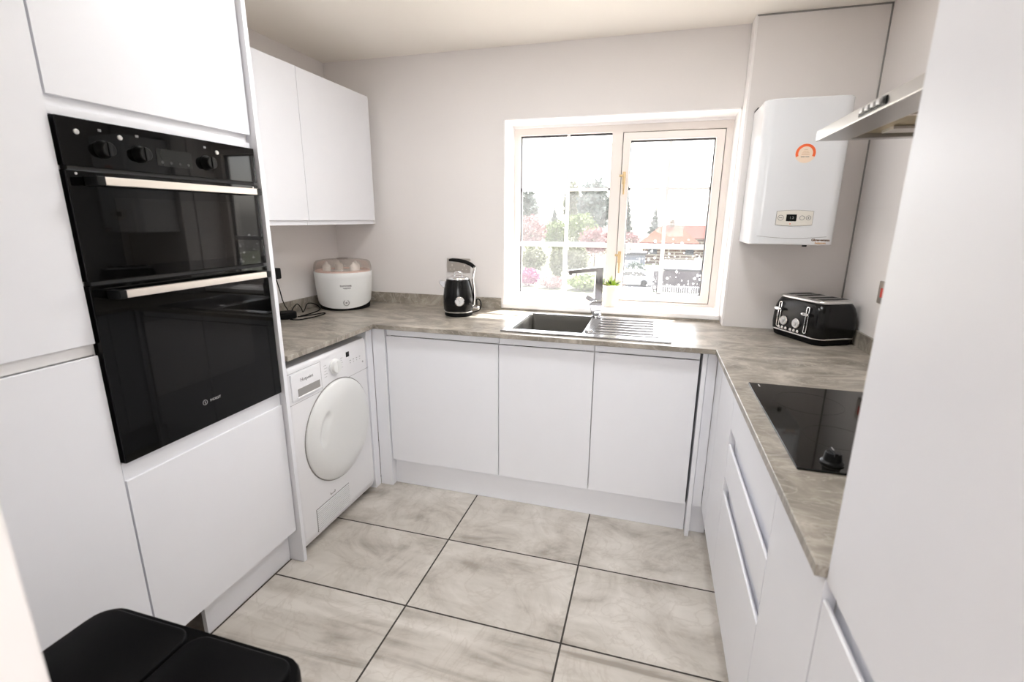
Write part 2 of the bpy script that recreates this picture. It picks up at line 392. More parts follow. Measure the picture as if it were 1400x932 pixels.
def build_window():
    w = bpy.data.objects.new('window_1', None); C.objects.link(w); struct(w); w.location = (1.7, .2, .945)
    X0, X1, Z0, Z1 = 1.106, 2.295, .945, 1.951
    m = rot('X', 90)
    # outer frame + mullion; local z -> -y
    gx0, gx1, gz0, gz1 = 1.146, 1.672, .985, 1.895
    sx0, sx1, sz0, sz1 = 1.730, 2.256, .966, 1.894
    mb = MB()
    cells(mb, [X0, gx0, gx1, sx0, sx1, X1], sorted([Z0, gz0, sz0, gz1, sz1, Z1]), -.27, -.20,
          lambda x, z: not ((gx0 < x < gx1 and gz0 < z < gz1) or (sx0 < x < sx1 and sz0 < z < sz1)), m)
    struct(mb.build('window_frame', 'frame', w, bevel=.003))
    mb = MB(); mb.box(X0, X1, .186, .20, 1.932, Z1, .003); struct(mb.build('frame_bead', 'reveal', w))
    # gasket of the fixed light, and the dark gap round the opening light
    mb = MB()
    cells(mb, [gx0 - .001, gx0 + .005, gx1 - .003, gx1 + .001], [gz0 - .001, gz0 + .003, gz1 - .009, gz1 + .001], -.245, -.222, lambda x, z: not (gx0 + .005 < x < gx1 - .003 and gz0 + .003 < z < gz1 - .009), m)
    cells(mb, [sx0 - .001, sx0 + .004, sx1 - .004, sx1 + .001], [sz0 - .001, sz0 + .004, sz1 - .004, sz1 + .001], -.266, -.212, lambda x, z: not (sx0 + .004 < x < sx1 - .004 and sz0 + .004 < z < sz1 - .004), m)
    struct(mb.build('gasket', 'gasket', w))
    # opening light
    ix0, ix1, iz0, iz1 = 1.774, 2.210, 1.011, 1.851
    s = struct(cells(MB(), [sx0 + .004, ix0, ix1, sx1 - .004], [sz0 + .004, iz0, iz1, sz1 - .004], -.262, -.192, lambda x, z: not (ix0 < x < ix1 and iz0 < z < iz1), m).build('sash', 'frame', w, bevel=.003))
    mb = MB(); cells(mb, [ix0 - .001, ix0 + .003, ix1 - .005, ix1 + .001], [iz0 - .001, iz0 + .003, iz1 - .008, iz1 + .001], -.245, -.218, lambda x, z: not (ix0 + .003 < x < ix1 - .005 and iz0 + .003 < z < iz1 - .008), m)
    struct(mb.build('sash_gasket', 'gasket', s))
    mb = MB(); mb.box(gx0 - .004, gx1 + .004, .231, .235, gz0 - .004, gz1 + .004); struct(mb.build('pane', 'pane', w))
    mb = MB(); mb.box(ix0 - .004, ix1 + .004, .231, .235, iz0 - .004, iz1 + .004); struct(mb.build('sash_pane', 'panespots', s))
    for nm, par, (a0, a1, b0, b1), vx in (('glazing_bars', w, (gx0, gx1, gz0, gz1), 1.426), ('sash_bars', s, (ix0, ix1, iz0, iz1), 1.986)):
        mb = MB()
        mb.box(vx - .0085, vx + .0085, .220, .2302, 1.29, b1); mb.box(vx - .012, vx + .012, .220, .2302, b0, 1.29); mb.box(vx - .009, vx + .009, .2358, .246, b0, b1)
        for z in (1.281, 1.597):
            hw = .0135 if z < 1.4 else .0075
            mb.box(a0, a1, .221, .2302, z - hw, z + hw); mb.box(a0, a1, .2358, .245, z - hw, z + hw)
        struct(mb.build(nm, 'bar', par))
        for x in (a0 + .004, a1 - .004):
            mb = MB(); mb.box(x - .004, x + .004, .216, .2215, 1.589, 1.605); struct(mb.build(nm[:-1] + '_clip', 'gasket', par))
    # brass fasteners on the mullion
    for zc in (1.625, 1.19):
        mb = MB()
        mb.box(1.740, 1.758, .184, .192, zc - .005, zc + .062, .003)
        mb.cyl(.008, 0, .03, 16, T((1.750, .19, zc + .04)) @ rot('X', 90))
        mb.tube([(1.750, .163, zc + .045), (1.751, .158, zc + .015), (1.752, .158, zc - .025), (1.752, .162, zc - .06)], .006, 10, rad=[.007, .0065, .0055, .0045])
        mb.box(1.724, 1.750, .170, .186, zc + .034, zc + .046, .003)
        struct(mb.build('fastener', 'brass', s))
    mb = MB(); mb.box(X0, X1, -.012, .20, .918, .945, .006, 3); struct(mb.build('window_sill', 'reveal', w))
    # painted lining boards of the reveal
    mb = MB(); mb.box(X0, X0 + .006, .002, .2, .945, Z1); mb.box(X1 - .006, X1, .002, .2, .945, Z1); mb.box(X0, X1, .002, .2, Z1 - .006, Z1)
    struct(mb.build('reveal_lining', 'reveal', w))
build_window()

# ================================================================== WORKTOP
SINK = (1.300, 1.652, -.525, -.105)
def build_worktop():
    t = thing('worktop', 'grey stone-effect laminate worktop running round three sides of the kitchen', 'worktop', (1.4, -.3, .888))
    mb = MB()
    xs = [.001, .609, SINK[0], SINK[1], 2.216, 2.299, 2.809]; ys = [-1.954, -1.222, -.615, SINK[2], -.104, SINK[3] + .002, -.001]
    ys = sorted(set([-1.954, -1.222, -.615, SINK[2], SINK[3], -.103, -.001]))
    def keep(x, y):
        if SINK[0] < x < SINK[1] and SINK[2] < y < SINK[3]: return False
        if x > 2.299 and y > -.103: return False
        if x < .609: return y > -1.222
        if x > 2.216: return True
        return y > -.615
    cells(mb, xs, ys, .888, .910, keep); mb.build('slab', 'worktop', t, bevel=.002)
    for nm, a in (('upstand', (.001, 1.094, -.013, -.001, .910, .976)), ('upstand', (1.094, 2.297, -.013, -.001, .910, .917)), ('upstand', (.001, .013, -1.222, -.013, .910, .976)), ('upstand', (2.797, 2.809, -1.954, -.106, .910, .974))):
        if a[5] < .92: a = (a[0], a[1], -.0125, -.001, .910, .9175)
        mb = MB(); mb.box(*a[:4], a[4], a[5], .0008, 1); mb.build('upstand', 'worktop', t)
build_worktop()

# ================================================================== LEFT TALL UNITS
TOP = 2.2
def board_box(mb, x0, x1, y0, y1, z0, z1, t=.018, shelves=()):
    """carcass from boards (world axes), open towards the door side"""
    return mb

def build_larder():
    t = thing('larder_unit', 'tall white handleless larder cabinet at left edge beside the black double oven', 'cabinet', (.28, -2.16, 0))
    mb = MB(); y0, y1 = -2.462, -1.848
    mb.box(.002, .556, y0, y0 + .018, .15, TOP); mb.box(.002, .556, y1 - .018, y1, .15, TOP)
    mb.box(.002, .40, y0 + .03, y0 + .06, .001, .15); mb.box(.002, .40, y1 - .06, y1 - .03, .001, .15); mb.box(.002, .556, y0 + .018, y1 - .018, .15, .168); mb.box(.002, .556, y0 + .018, y1 - .018, TOP - .018, TOP); mb.box(.002, .02, y0 + .018, y1 - .018, .168, TOP - .018)
    mb.box(.02, .556, y0 + .018, y1 - .018, 1.04, 1.13); mb.box(.556, .5695, y0 + .001, y1 - .001, 1.0835, 1.110)
    mb.build('carcass', 'carcass', t)
    w = .61
    mb = MB(face_left(y0 + .002, .58, 1.112)); mb.prism(door_poly(TOP - 1.112), 0, w); d = mb.build('upper_door', 'door', t)
    mb = MB(face_left(y0 + .002, .58, .155)); mb.prism(door_poly(.926, top=True), 0, w); mb.build('lower_door', 'door', t)
build_larder()

def build_oven_housing():
    t = thing('oven_housing', 'tall white oven housing with cupboard above and deep drawer below the black oven', 'cabinet', (.28, -1.546, 0))
    y0, y1 = -1.846, -1.246
    mb = MB()
    mb.box(.002, .560, y0, y0 + .018, .15, TOP); mb.box(.002, .560, y1 - .018, y1, .15, TOP)
    for z0, z1 in ((.15, .168), (.742, .766), (1.664, 1.686), (TOP - .018, TOP)): mb.box(.02, .560, y0 + .018, y1 - .018, z0, z1)
    mb.box(.002, .02, y0 + .018, y1 - .018, .15, TOP)
    mb.build('carcass', 'carcass', t)
    # white face rails above and below the oven
    mb = MB(); mb.box(.556, .574, y0 + .001, y1 - .001, .690, .7695, .001); mb.build('lower_rail', 'door', t)
    mb = MB(); mb.box(.556, .572, y0 + .001, y1 - .001, 1.6575, 1.676, .001); mb.build('upper_rail', 'door', t)
    mb = MB(); mb.box(.556, .566, y0 + .001, y1 - .012, 1.6765, 1.725, .001); mb.build('grip_rail', 'door', t)
    mb = MB(face_left(y0 + .002, .58, 1.699)); mb.prism(door_poly(TOP - 1.699, bottom=True), 0, .596); mb.build('top_door', 'door', t)
    mb = MB(face_left(y0 + .002, .58, .155)); mb.prism(door_poly(.562, top=True), 0, .596); mb.build('drawer_front', 'door', t)
    mb = MB(); mb.box(.002, .600, -1.2435, -1.2255, 0, TOP, .001); mb.build('end_panel', 'door', t)
build_oven_housing()

def build_plinth_left():
    mb = MB(); mb.box(.512, .530, -1.655, -1.245, .001, .146, .001)
    tag(mb.build('plinth', 'door'), 'white plinth board under the oven housing on the left', 'plinth')
build_plinth_left()

def build_oven():
    t = thing('double_oven', 'black glass built-in double oven with two pale metal bar handles', 'oven', (.3, -1.546, .767))
    F = face_left(-1.845, .592, 0)     # local x 0..0.595 towards the window; -y out
    W = .593
    mb = MB(F); mb.box(.022, W - .022, .032, .50, .7675, 1.650, .004); mb.build('cavity_body', 'blackmatte', t)
    mb = MB(F); mb.box(.001, W, .001, .032, 1.545, 1.656, .002); cp = mb.build('control_panel', 'blackglass', t)
    mb = MB(F); mb.box(.001, W, 0, .032, 1.268, 1.536, .003); td = mb.build('top_door', 'blackglass', t)
    mb = MB(F); mb.box(.001, W, 0, .032, .771, 1.259, .003); md = mb.build('main_door', 'blackglass', t)
    mb = MB(F); mb.box(.115, .485, -.0006, .002, .925, 1.143, .0003, 1); mb.build('glass_window', 'ovenwindow', md)
    mb = MB(F); mb.box(.10, .50, -.0006, .002, 1.30, 1.475, .0003, 1); mb.build('glass_window', 'ovenwindow', td)
    mb = MB(F); mb.box(.01, W - .01, .006, .03, 1.536, 1.545); mb.box(.01, W - .01, .006, .03, 1.259, 1.268); mb.build('door_gap', 'darkrecess', t)
    for par, z in ((td, 1.512), (md, 1.234)):
        mb = MB(F)
        mb.box(.055, .538, -.046, -.030, z - .010, z + .010, .002)
        mb.build('handle', 'champagne', par)
        for xa in (.036, .537):
            mb = MB(F); mb.box(xa, xa + .020, -.047, 0, z - .011, z + .011, .003); mb.build('handle_bracket', 'blackplastic', par)
    for x in (.095, .188, .396):
        k = MB(F @ T((x, 0, 1.590)) @ rot('X', 90)); k.lathe([(.0215, -.001), (.0215, .004), (.0185, .008), (.0175, .022), (.0155, .024)], 32); k.box(-.004, .004, -.017, .017, .021, .027, .0015); k.build('knob', 'blackplastic', cp)
    for x, z in ((.041, 1.624), (.142, 1.625), (.438, 1.625)):
        k = MB(F @ T((x, 0, z)) @ rot('X', 90)); k.lathe([(.0062, -.001), (.0062, .0015), (.0045, .0028)], 18); k.build('indicator_light', 'silver', cp)
    mb = MB(F); mb.box(.235, .345, -.0003, .002, 1.567, 1.612, .0003, 1); mb.build('display', 'lcd', cp)
    for i in range(4):
        mb = MB(F); mb.lathe([(.004, 0), (.004, .0015)], 14, T((.250 + i * .027, .001, 1.577)) @ rot('X', 90)); mb.build('touch_key', 'darkrecess', cp)
    for x in (.095, .188, .396):
        mb = MB(F); mb.box(x - .004, x + .004, -.0001, .001, 1.632, 1.638); mb.build('symbol_print', 'greyline', cp)
    mb = MB(F)
    mb.lathe([(.0085, 0), (.0085, .0005), (.0072, .0005), (.0072, 0)], 28, T((.264, -.0003, .853)) @ rot('X', 90), closed=True)
    mb.box(.263, .265, -.0009, 0, .849, .8545); mb.box(.263, .265, -.0009, 0, .856, .8575)
    mb.text('INDESIT', .0115, F.inverted() @ F @ T((.303, -.0006, .853)) @ rot('X', 90), .0003)
    mb.build('brand_print', 'print', md)
    for z, x in ((1.528, .022), (1.528, .57)):
        mb = MB(F); mb.lathe([(.003, 0), (.003, .001)], 12, T((x, .0, z)) @ rot('X', 90)); mb.build('screw_head', 'silver', td)
build_oven()

# ================================================================== WALL CABINETS
def wall_cabinet(y0, y1, label, ybody=None):
    t = thing('wall_cabinet', label, 'cabinet', (.15, (y0 + y1) / 2, 1.393), 0, 'wall cabinets beside the oven tower')
    z0, z1 = 1.393, 2.096
    yb = ybody or y1
    mb = MB()
    mb.box(.002, .286, y0, y0 + .018, z0, z1); mb.box(.002, .286, yb - .018, yb, z0, z1); mb.box(.002, .286, y0 + .018, yb - .018, z0 + .002, z0 + .02); mb.box(.002, .286, y0 + .018, yb - .018, z1 - .018, z1); mb.box(.002, .012, y0 + .018, yb - .018, z0 + .02, z1 - .018)
    mb.build('carcass', 'carcass', t)
    mb = MB(); mb.box(.2865, .300, y0 + .001, y1 - .002, z0, z0 + .05, .001); mb.build('grip_rail', 'door', t)
    mb = MB(face_left(y0 + .0015, .311, z0 + .021)); mb.prism(door_poly(z1 - z0 - .021, bottom=True, t=.0105 + .0), 0, y1 - y0 - .003)
    mb.build('door', 'door', t)
wall_cabinet(-1.222, -.6435, 'white wall cabinet with plain door, next to the oven tower')
wall_cabinet(-.6435, -.048, 'white wall cabinet with plain door, next to the window wall above the steriliser', -.004)

# ================================================================== DRYER
def build_dryer():
    t = thing('tumble_dryer', 'white front-loading tumble dryer under the worktop beside the oven tower', 'tumble dryer', (.3, -.93, 0))
    F = face_left(-1.222, .585, 0); W = .580
    mb = MB(F)
    # body: rounded front corners in plan
    def plan(z, dy=0.):
        pts = []; r = .028
        for k in range(7):
            a = PI + k * PI / 12; pts.append((r + r * math.cos(a), r + r * math.sin(a) + dy, z))
        for k in range(7):
            a = 1.5 * PI + k * PI / 12; pts.append((W - r + r * math.cos(a), r + r * math.sin(a) + dy, z))
        pts += [(W, .55, z), (0, .55, z)]
        return pts
    mb.loft([plan(.035, .012), plan(.060, .002), plan(.075), plan(.69), plan(.697), plan(.82), plan(.838, .003), plan(.848, .012)])
    mb.build('body', 'appliance', t)
    for x, y in ((.06, .06), (W - .06, .06), (.06, .5), (W - .06, .5)):
        mb = MB(F); mb.cyl(.02, .0, .036, 14, T((x, y, 0))); mb.build('foot', 'blackplastic', t)
    # seam under the control panel
    mb = MB(F); mb.box(.004, W - .004, -.0004, .002, .6925, .6945); mb.box(.214, .2155, -.0004, .002, .6945, .826); mb.box(.012, .214, -.0004, .002, .824, .8255); mb.build('panel_seam', 'print', t)
    # water drawer front
    mb = MB(F); mb.box(.026, .208, -.006, .004, .705, .820, .003); dr = mb.build('water_drawer', 'appliance', t)
    mb = MB(F); mb.box(.058, .196, -.0068, -.002, .718, .752, .001); mb.build('drawer_recess', 'seam', dr)
    mb = MB(F); mb.prism([(-.0069, .7185), (-.0069, .7195), (-.0079, .7195), (-.0079, .7185)], .058, .196)
    mb.prism([(-.007, .719), (-.0105, .7165), (-.0105, .7145), (-.007, .715)], .052, .202); mb.build('drawer_grip', 'appliance', dr)
    mb = MB(F); mb.text('Hotpoint', .021, T((.117, -.0064, .785)) @ rot('X', 90), .0003); mb.build('brand_print', 'greyline', dr)
    # programme knob, display and print
    k = MB(F @ T((.310, 0, .776)) @ rot('X', 90)); k.lathe([(.036, -.001), (.036, .004), (.031, .007), (.029, .019), (.026, .021)], 36); k.box(-.003, .003, -.026, .026, .020, .0225, .001); k.build('programme_knob', 'whiteplastic', t)
    mb = MB(F); mb.box(.400, .424, -.0015, .002, .793, .817, .001); mb.build('display', 'lcd', t)
    for i in range(4):
        mb = MB(F); mb.box(.425 + i * .026, .435 + i * .026, -.0008, .001, .768, .7715); mb.build('option_mark', 'print', t)
        mb = MB(F); mb.box(.427 + i * .026, .433 + i * .026, -.0008, .001, .757, .760); mb.build('option_mark', 'print', t)
    for i in range(5):
        mb = MB(F); mb.box(.236, .252 + .006 * (i % 2), -.0008, .001, .745 + i * .013, .7465 + i * .013); mb.build('programme_mark', 'print', t)
        mb = MB(F); mb.box(.357, .372 - .005 * (i % 2), -.0008, .001, .755 + i * .011, .7565 + i * .011); mb.build('programme_mark', 'print', t)
    mb = MB(F); mb.lathe([(.005, 0), (.005, .001)], 14, T((.530, -.0003, .737)) @ rot('X', 90)); mb.build('start_key', 'print', t)
    # porthole door: dished disc with a crescent grip pressed in on its left
    cx, cz, R = .310, .474, .236
    n, rows = 80, 34
    mb = MB(F @ T((cx, 0, cz)) @ rot('X', 90)); bm = mb.bm
    ctr = None; grid = []
    prof = lambda q: .026 * (1 - q ** 7) + .006 - .012 * math.exp(-((q - .80) / .035) ** 2) * 0
    for i in range(1, rows + 1):
        q = (i / rows) ** .85
        row = []
        for k in range(n):
            a = 2 * PI * k / n; h = prof(q)
            da = abs((a - math.radians(158) + PI) % (2 * PI) - PI)
            w = max(0, 1 - (da / .50) ** 4)
            h -= .021 * w * (math.exp(-((q - .66) / .085) ** 2) if q < .66 else math.exp(-((q - .66) / .045) ** 2))
            row.append(bm.verts.new((R * q * math.cos(a), R * q * math.sin(a), h)))
        grid.append(row)
    base = [bm.verts.new((R * math.cos(2 * PI * k / n), R * math.sin(2 * PI * k / n), -.001)) for k in range(n)]
    grid.append(base)
    bm.faces.new(grid[0])
    for a, b in zip(grid, grid[1:]):
        for k in range(n): bm.faces.new((a[k], a[(k + 1) % n], b[(k + 1) % n], b[k]))
    mb._new(list(bm.verts)); door = mb.build('porthole_door', 'whiteplastic', t, smooth=60)
    mb = MB(F @ T((cx, 0, cz)) @ rot('X', 90)); mb.lathe([(R - .004, -.001), (R - .004, .0018), (R + .005, .0018), (R + .005, -.001)], 72, closed=True); mb.build('door_gap', 'seam', door)
    # lint filter grille
    mb = MB(F); mb.box(.098, .342, -.0006, .002, .060, .172, .0004, 1); g = mb.build('vent_grille', 'seam', t)
    mb = MB(F)
    for i in range(11): mb.box(.100, .340, -.004, -.0006, .0625 + i * .0099, .0625 + i * .0099 + .0076, .001, 1)
    mb.build('grille_slats', 'appliance', g)
    mb = MB(F); mb.box(.205, .235, -.0012, .001, .186, .189); mb.box(.203, .206, -.0012, .001, .186, .197); mb.box(.234, .237, -.0012, .001, .186, .197); mb.build('filter_mark', 'seam', t)
build_dryer()

# corner panels between dryer and sink run
mb = MB(); mb.box(.010, .580, -.638, -.5875, 0.001, .886, .0015)
tag(mb.build('side_panel', 'door'), 'narrow white upright panel on the right side of the tumble dryer', 'panel')
mb = MB(); mb.box(.5805, .652, -.586, -.526, .001, .886, .0015)
tag(mb.build('corner_post', 'door'), 'white corner filler post between dryer and sink cabinets, down to the floor', 'filler panel')

# ================================================================== SINK RUN BASE UNITS
def base_cabinet(x0, x1, label, gap=.003, low=True):
    t = thing('base_cabinet', label, 'cabinet', ((x0 + x1) / 2, -.3, .15), 0, 'base cabinets in the sink run')
    mb = MB(); z0, z1 = .150, .884
    top = .72 if low else z1 - .02
    mb.box(x0, x0 + .016, -.554, -.016, z0, z1); mb.box(x1 - .016, x1, -.554, -.016, z0, z1); mb.box(x0 + .016, x1 - .016, -.554, -.016, z0, z0 + .018); mb.box(x0 + .016, x1 - .016, -.03, -.016, z0 + .018, z1 - .2)
    mb.build('carcass', 'carcass', t)
    mb = MB(); mb.box(x0 + .001, x1 - .001, -.571, -.5545, .8495, z1, .001); mb.build('grip_rail', 'door', t)
    mb = MB(face_back(x0 + gap / 2, -.578, .155)); mb.prism(door_poly(.692, top=True, t=.0155), 0, x1 - x0 - gap); mb.build('door', 'door', t)
    return t
base_cabinet(.656, 1.259, 'wide white base cabinet in the sink run, nearest the dryer')
base_cabinet(1.260, 1.7135, 'white base cabinet under the sink bowl, middle of three')
base_cabinet(1.7145, 2.163, 'white base cabinet under the sink drainer with dark gap down its right edge', .004)
mb = MB(); mb.box(.653, 2.169, -.546, -.530, .001, .146, .001)
tag(mb.build('plinth', 'door'), 'white plinth board along the floor below the three sink cabinets', 'plinth')
mb = MB(); mb.box(2.1715, 2.1895, -.594, -.012, .001, .886, .001)
tag(mb.build('support_panel', 'door'), 'thin white upright panel right of the sink cabinets, standing on the floor', 'panel')
mb = MB(); mb.box(2.1905, 2.262, -.546, -.530, .001, .146, .001)
tag(mb.build('plinth', 'door'), 'short white plinth piece in the right corner beside the thin upright panel', 'plinth')

# ================================================================== RIGHT RUN BASE UNITS
XF = 2.233
def carc_right(t, y0, y1, z1=.884):
    mb = MB()
    mb.box(XF + .022, WR - .015, y0, y0 + .016, .15, z1); mb.box(XF + .022, WR - .015, y1 - .016, y1, .15, z1); mb.box(XF + .022, WR - .015, y0 + .016, y1 - .016, .15, .168); mb.box(WR - .03, WR - .015, y0 + .016, y1 - .016, .168, z1 - .2)
    mb.build('carcass', 'carcass', t)
def build_right():
    t = thing('corner_cabinet', 'white corner cabinet with one plain door on the right, nearest the window wall', 'cabinet', (2.5, -.8, .15))
    carc_right(t, -1.034, -.600)
    mb = MB(face_right(-.580, XF, .152)); mb.prism(door_poly(.732), 0, .148); mb.build('filler_strip', 'door', t)
    mb = MB(); mb.box(2.1925, 2.232, -.576, -.558, .152, .886, .001); mb.build('corner_filler', 'door', t)
    mb = MB(face_right(-.731, XF, .152)); mb.prism(door_poly(.732), 0, .303); mb.build('door', 'door', t)
    t = thing('drawer_unit', 'white three-drawer unit with two scooped grips, under the hob', 'drawer unit', (2.5, -1.34, .15))
    carc_right(t, -1.642, -1.037, .84)
    for z0, h, top, nm in ((.152, .356, True, 'bottom_drawer'), (.562, .124, True, 'middle_drawer'), (.742, .142, False, 'top_panel')):
        mb = MB(face_right(-1.037, XF, z0)); mb.prism(door_poly(h, top=top), 0, .605); d = mb.build(nm, 'door', t)
    mb = MB(); mb.box(XF + .0205, XF + .024, -1.641, -1.038, .465, .565); mb.box(XF + .0205, XF + .024, -1.641, -1.038, .640, .745); mb.build('grip_rail', 'door', t)
    t = thing('slim_cabinet', 'white base cabinet with a plain door between the drawers and tall unit', 'cabinet', (2.5, -1.8, .15))
    carc_right(t, -1.953, -1.645)
    mb = MB(face_right(-1.645, XF, .152)); mb.prism(door_poly(.732), 0, .306); mb.build('door', 'door', t)
    mb = MB(); mb.box(2.276, 2.292, -1.953, -.532, .001, .146, .001)
    tag(mb.build('plinth', 'door'), 'white plinth board recessed under the drawer run on the right', 'plinth')
    # tall fridge housing in the foreground
    t = thing('tall_unit', 'tall white two-door housing filling the right edge, nearest the camera', 'cabinet', (2.5, -2.2, 0))
    y1, y0 = -1.9555, -2.505
    mb = MB()
    mb.box(XF + .022, WR - .003, y0, y0 + .018, 0.001, TOP); mb.box(XF + .022, WR - .003, y1 - .018, y1, .001, TOP)
    mb.box(XF + .022, WR - .003, y0 + .018, y1 - .018, .13, .15); mb.box(XF + .022, WR - .003, y0 + .018, y1 - .018, TOP - .018, TOP); mb.box(WR - .02, WR - .003, y0 + .018, y1 - .018, .15, TOP - .018)
    mb.box(XF + .024, WR - .02, y0 + .018, y1 - .018, .80, .93)
    mb.build('carcass', 'carcass', t)
    mb = MB(); mb.box(XF + .0205, XF + .024, y0, y1, .79, .93); mb.build('grip_rail', 'door', t)
    w = abs(y0 - y1) - .004
    mb = MB(face_right(y1 - .001, XF, .884)); mb.prism(door_poly(TOP - .884), 0, w); mb.build('upper_door', 'door', t)
    mb = MB(face_right(y1 - .001, XF, .152)); mb.prism(door_poly(.700, top=True), 0, w); mb.build('lower_door', 'door', t)
    mb = MB(); mb.box(2.276, 2.292, y0 + .02, y1 - .02, .001, .129); mb.build('plinth', 'door', t)
build_right()

# ================================================================== SINK AND TAP
def build_sink():
    t = thing('kitchen_sink', 'stainless steel inset sink with ribbed drainer set in the worktop under the window', 'sink', (1.65, -.32, .91))
    x0, x1, y0, y1 = 1.264, 2.040, -.570, -.075
    bx0, bx1, by0, by1 = SINK[0] + .006, SINK[1] - .006, SINK[2] + .006, SINK[3] - .006
    mb = MB()
    cells(mb, [x0, bx0, bx1, x1], [y0, by0, by1, y1], .9102, .9180, lambda x, y: not (bx0 < x < bx1 and by0 < y < by1))
    mb.build('rim', 'sinksteel', t, bevel=.002)
    # bowl: nested rounded rectangles going down
    def rr(ins, z, r):
        pts = []
        for (cx, cy, a0) in ((bx1 - ins - r, by1 - ins - r, 0), (bx0 + ins + r, by1 - ins - r, 90), (bx0 + ins + r, by0 + ins + r, 180), (bx1 - ins - r, by0 + ins + r, 270)):
            for k in range(6):
                a = math.radians(a0 + k * 18); pts.append((cx + r * math.cos(a), cy + r * math.sin(a), z))
        return pts
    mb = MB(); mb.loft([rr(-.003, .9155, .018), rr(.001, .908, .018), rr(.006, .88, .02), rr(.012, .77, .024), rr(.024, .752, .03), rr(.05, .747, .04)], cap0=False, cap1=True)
    mb.build('bowl', 'bowlsteel_shaded', t, solid=.0012)
    mb = MB(); mb.lathe([(.040, .748), (.040, .7505), (.030, .7505), (.026, .7485), (.004, .7485)], 32, T(((bx0 + bx1) / 2, (by0 + by1) / 2, 0))); mb.build('waste', 'chrome', t)
    # drainer: raised ribs in a shallow bordered field
    mb = MB()
    for i in range(6):
        yy = -.165 - i * .058
        mb.prism([(yy - .006, .9182), (yy - .004, .9235), (yy + .004, .9235), (yy + .006, .9182)], 1.700, 1.965)
    for a in ([(1.985, -.13, .9184), (1.985, -.505, .9184)], [(1.675, -.13, .9184), (1.985, -.13, .9184)], [(1.675, -.505, .9184), (1.985, -.505, .9184)]): mb.tube(a, .003, 8)
    mb.build('drainer_ribs', 'sinksteel', t)
    mb = MB(T((1.672, -.478, .9182))); mb.lathe([(.020, 0), (.020, .004), (.016, .010), (.010, .011)], 28); mb.build('waste_knob', 'chrome', t)
build_sink()

def build_tap():
    t = thing('kitchen_tap', 'square chrome mixer tap with long flat spout behind the sink', 'tap', (1.662, -.100, .9182), math.radians(16))
    L = parent_world(t)
    mb = MB(L); mb.cyl(.026, 0, .006, 24); 
    sq = lambda x0, x1, y, z: [(x0, -y, z), (x1, -y, z), (x1, y, z), (x0, y, z)]
    mb.loft([sq(-.020, .024, .022, .006), sq(-.032, .025, .023, .035), sq(-.044, .026, .024, .074), sq(-.014, .0255, .022, .092)])
    mb.build('base_body', 'chrome', t, bevel=.0015)
    mb = MB(L); mb.box(-.014, .0255, -.014, .014, .088, .264, .0015); mb.build('column', 'chrome', t)
    S = L @ rot('Z', 10)
    mb = MB(S); mb.loft([[(.022, -.012, z) for z in (0,)] and [(.026, -.014, .246), (.026, .014, .246), (.026, .014, .268), (.026, -.014, .268)], [(-.165, -.014, .234), (-.165, .014, .234), (-.165, .014, .252), (-.165, -.014, .252)]])
    mb.cyl(.009, .224, .238, 16, T((-.150, 0, 0))); mb.build('spout', 'chrome', t, bevel=.001)
    mb = MB(L @ T((-.022, 0, .078)) @ rot('Y', 28)); mb.box(-.050, .012, -.019, .019, 0, .022, .002); mb.build('lever', 'chrome', t)
build_tap()

# ================================================================== HOB
def build_hob():
    t = thing('ceramic_hob', 'black glass hob with black control knobs set in the right-hand worktop', 'hob', (2.52, -1.337, .91))
    mb = MB(); mb.box(2.2665, 2.776, -1.632, -1.046, .9102, .916, .002); g = mb.build('glass_top', 'hobglass', t)
    for i in range(4):
        K = T((2.345 + i * .088, -1.590, .9155))
        k = MB(K); k.lathe([(.023, 0), (.023, .004), (.018, .008), (.016, .024), (.014, .026)], 32); k.box(-.0035, .0035, -.018, .018, .022, .030, .001); kb = k.build('knob', 'blackplastic', t)
        k = MB(K); k.box(-.0008, .0008, .002, .017, .030, .0305); k.build('pointer_line', 'silver', kb)
    for i, (x, y, r) in enumerate(((2.40, -1.20, .09), (2.40, -1.44, .072), (2.64, -1.20, .072), (2.64, -1.44, .09))):
        mb = MB(T((x, y, .9160))); mb.lathe([(r, -.0003), (r, .0002), (r - .0012, .0002), (r - .0012, -.0003)], 56, closed=True); mb.build('cooking_zone', 'lcd', t)
    mb = MB(); mb.box(2.292, 2.296, -1.085, -1.062, .9158, .9162); mb.build('maker_mark', 'seam', t)
build_hob()

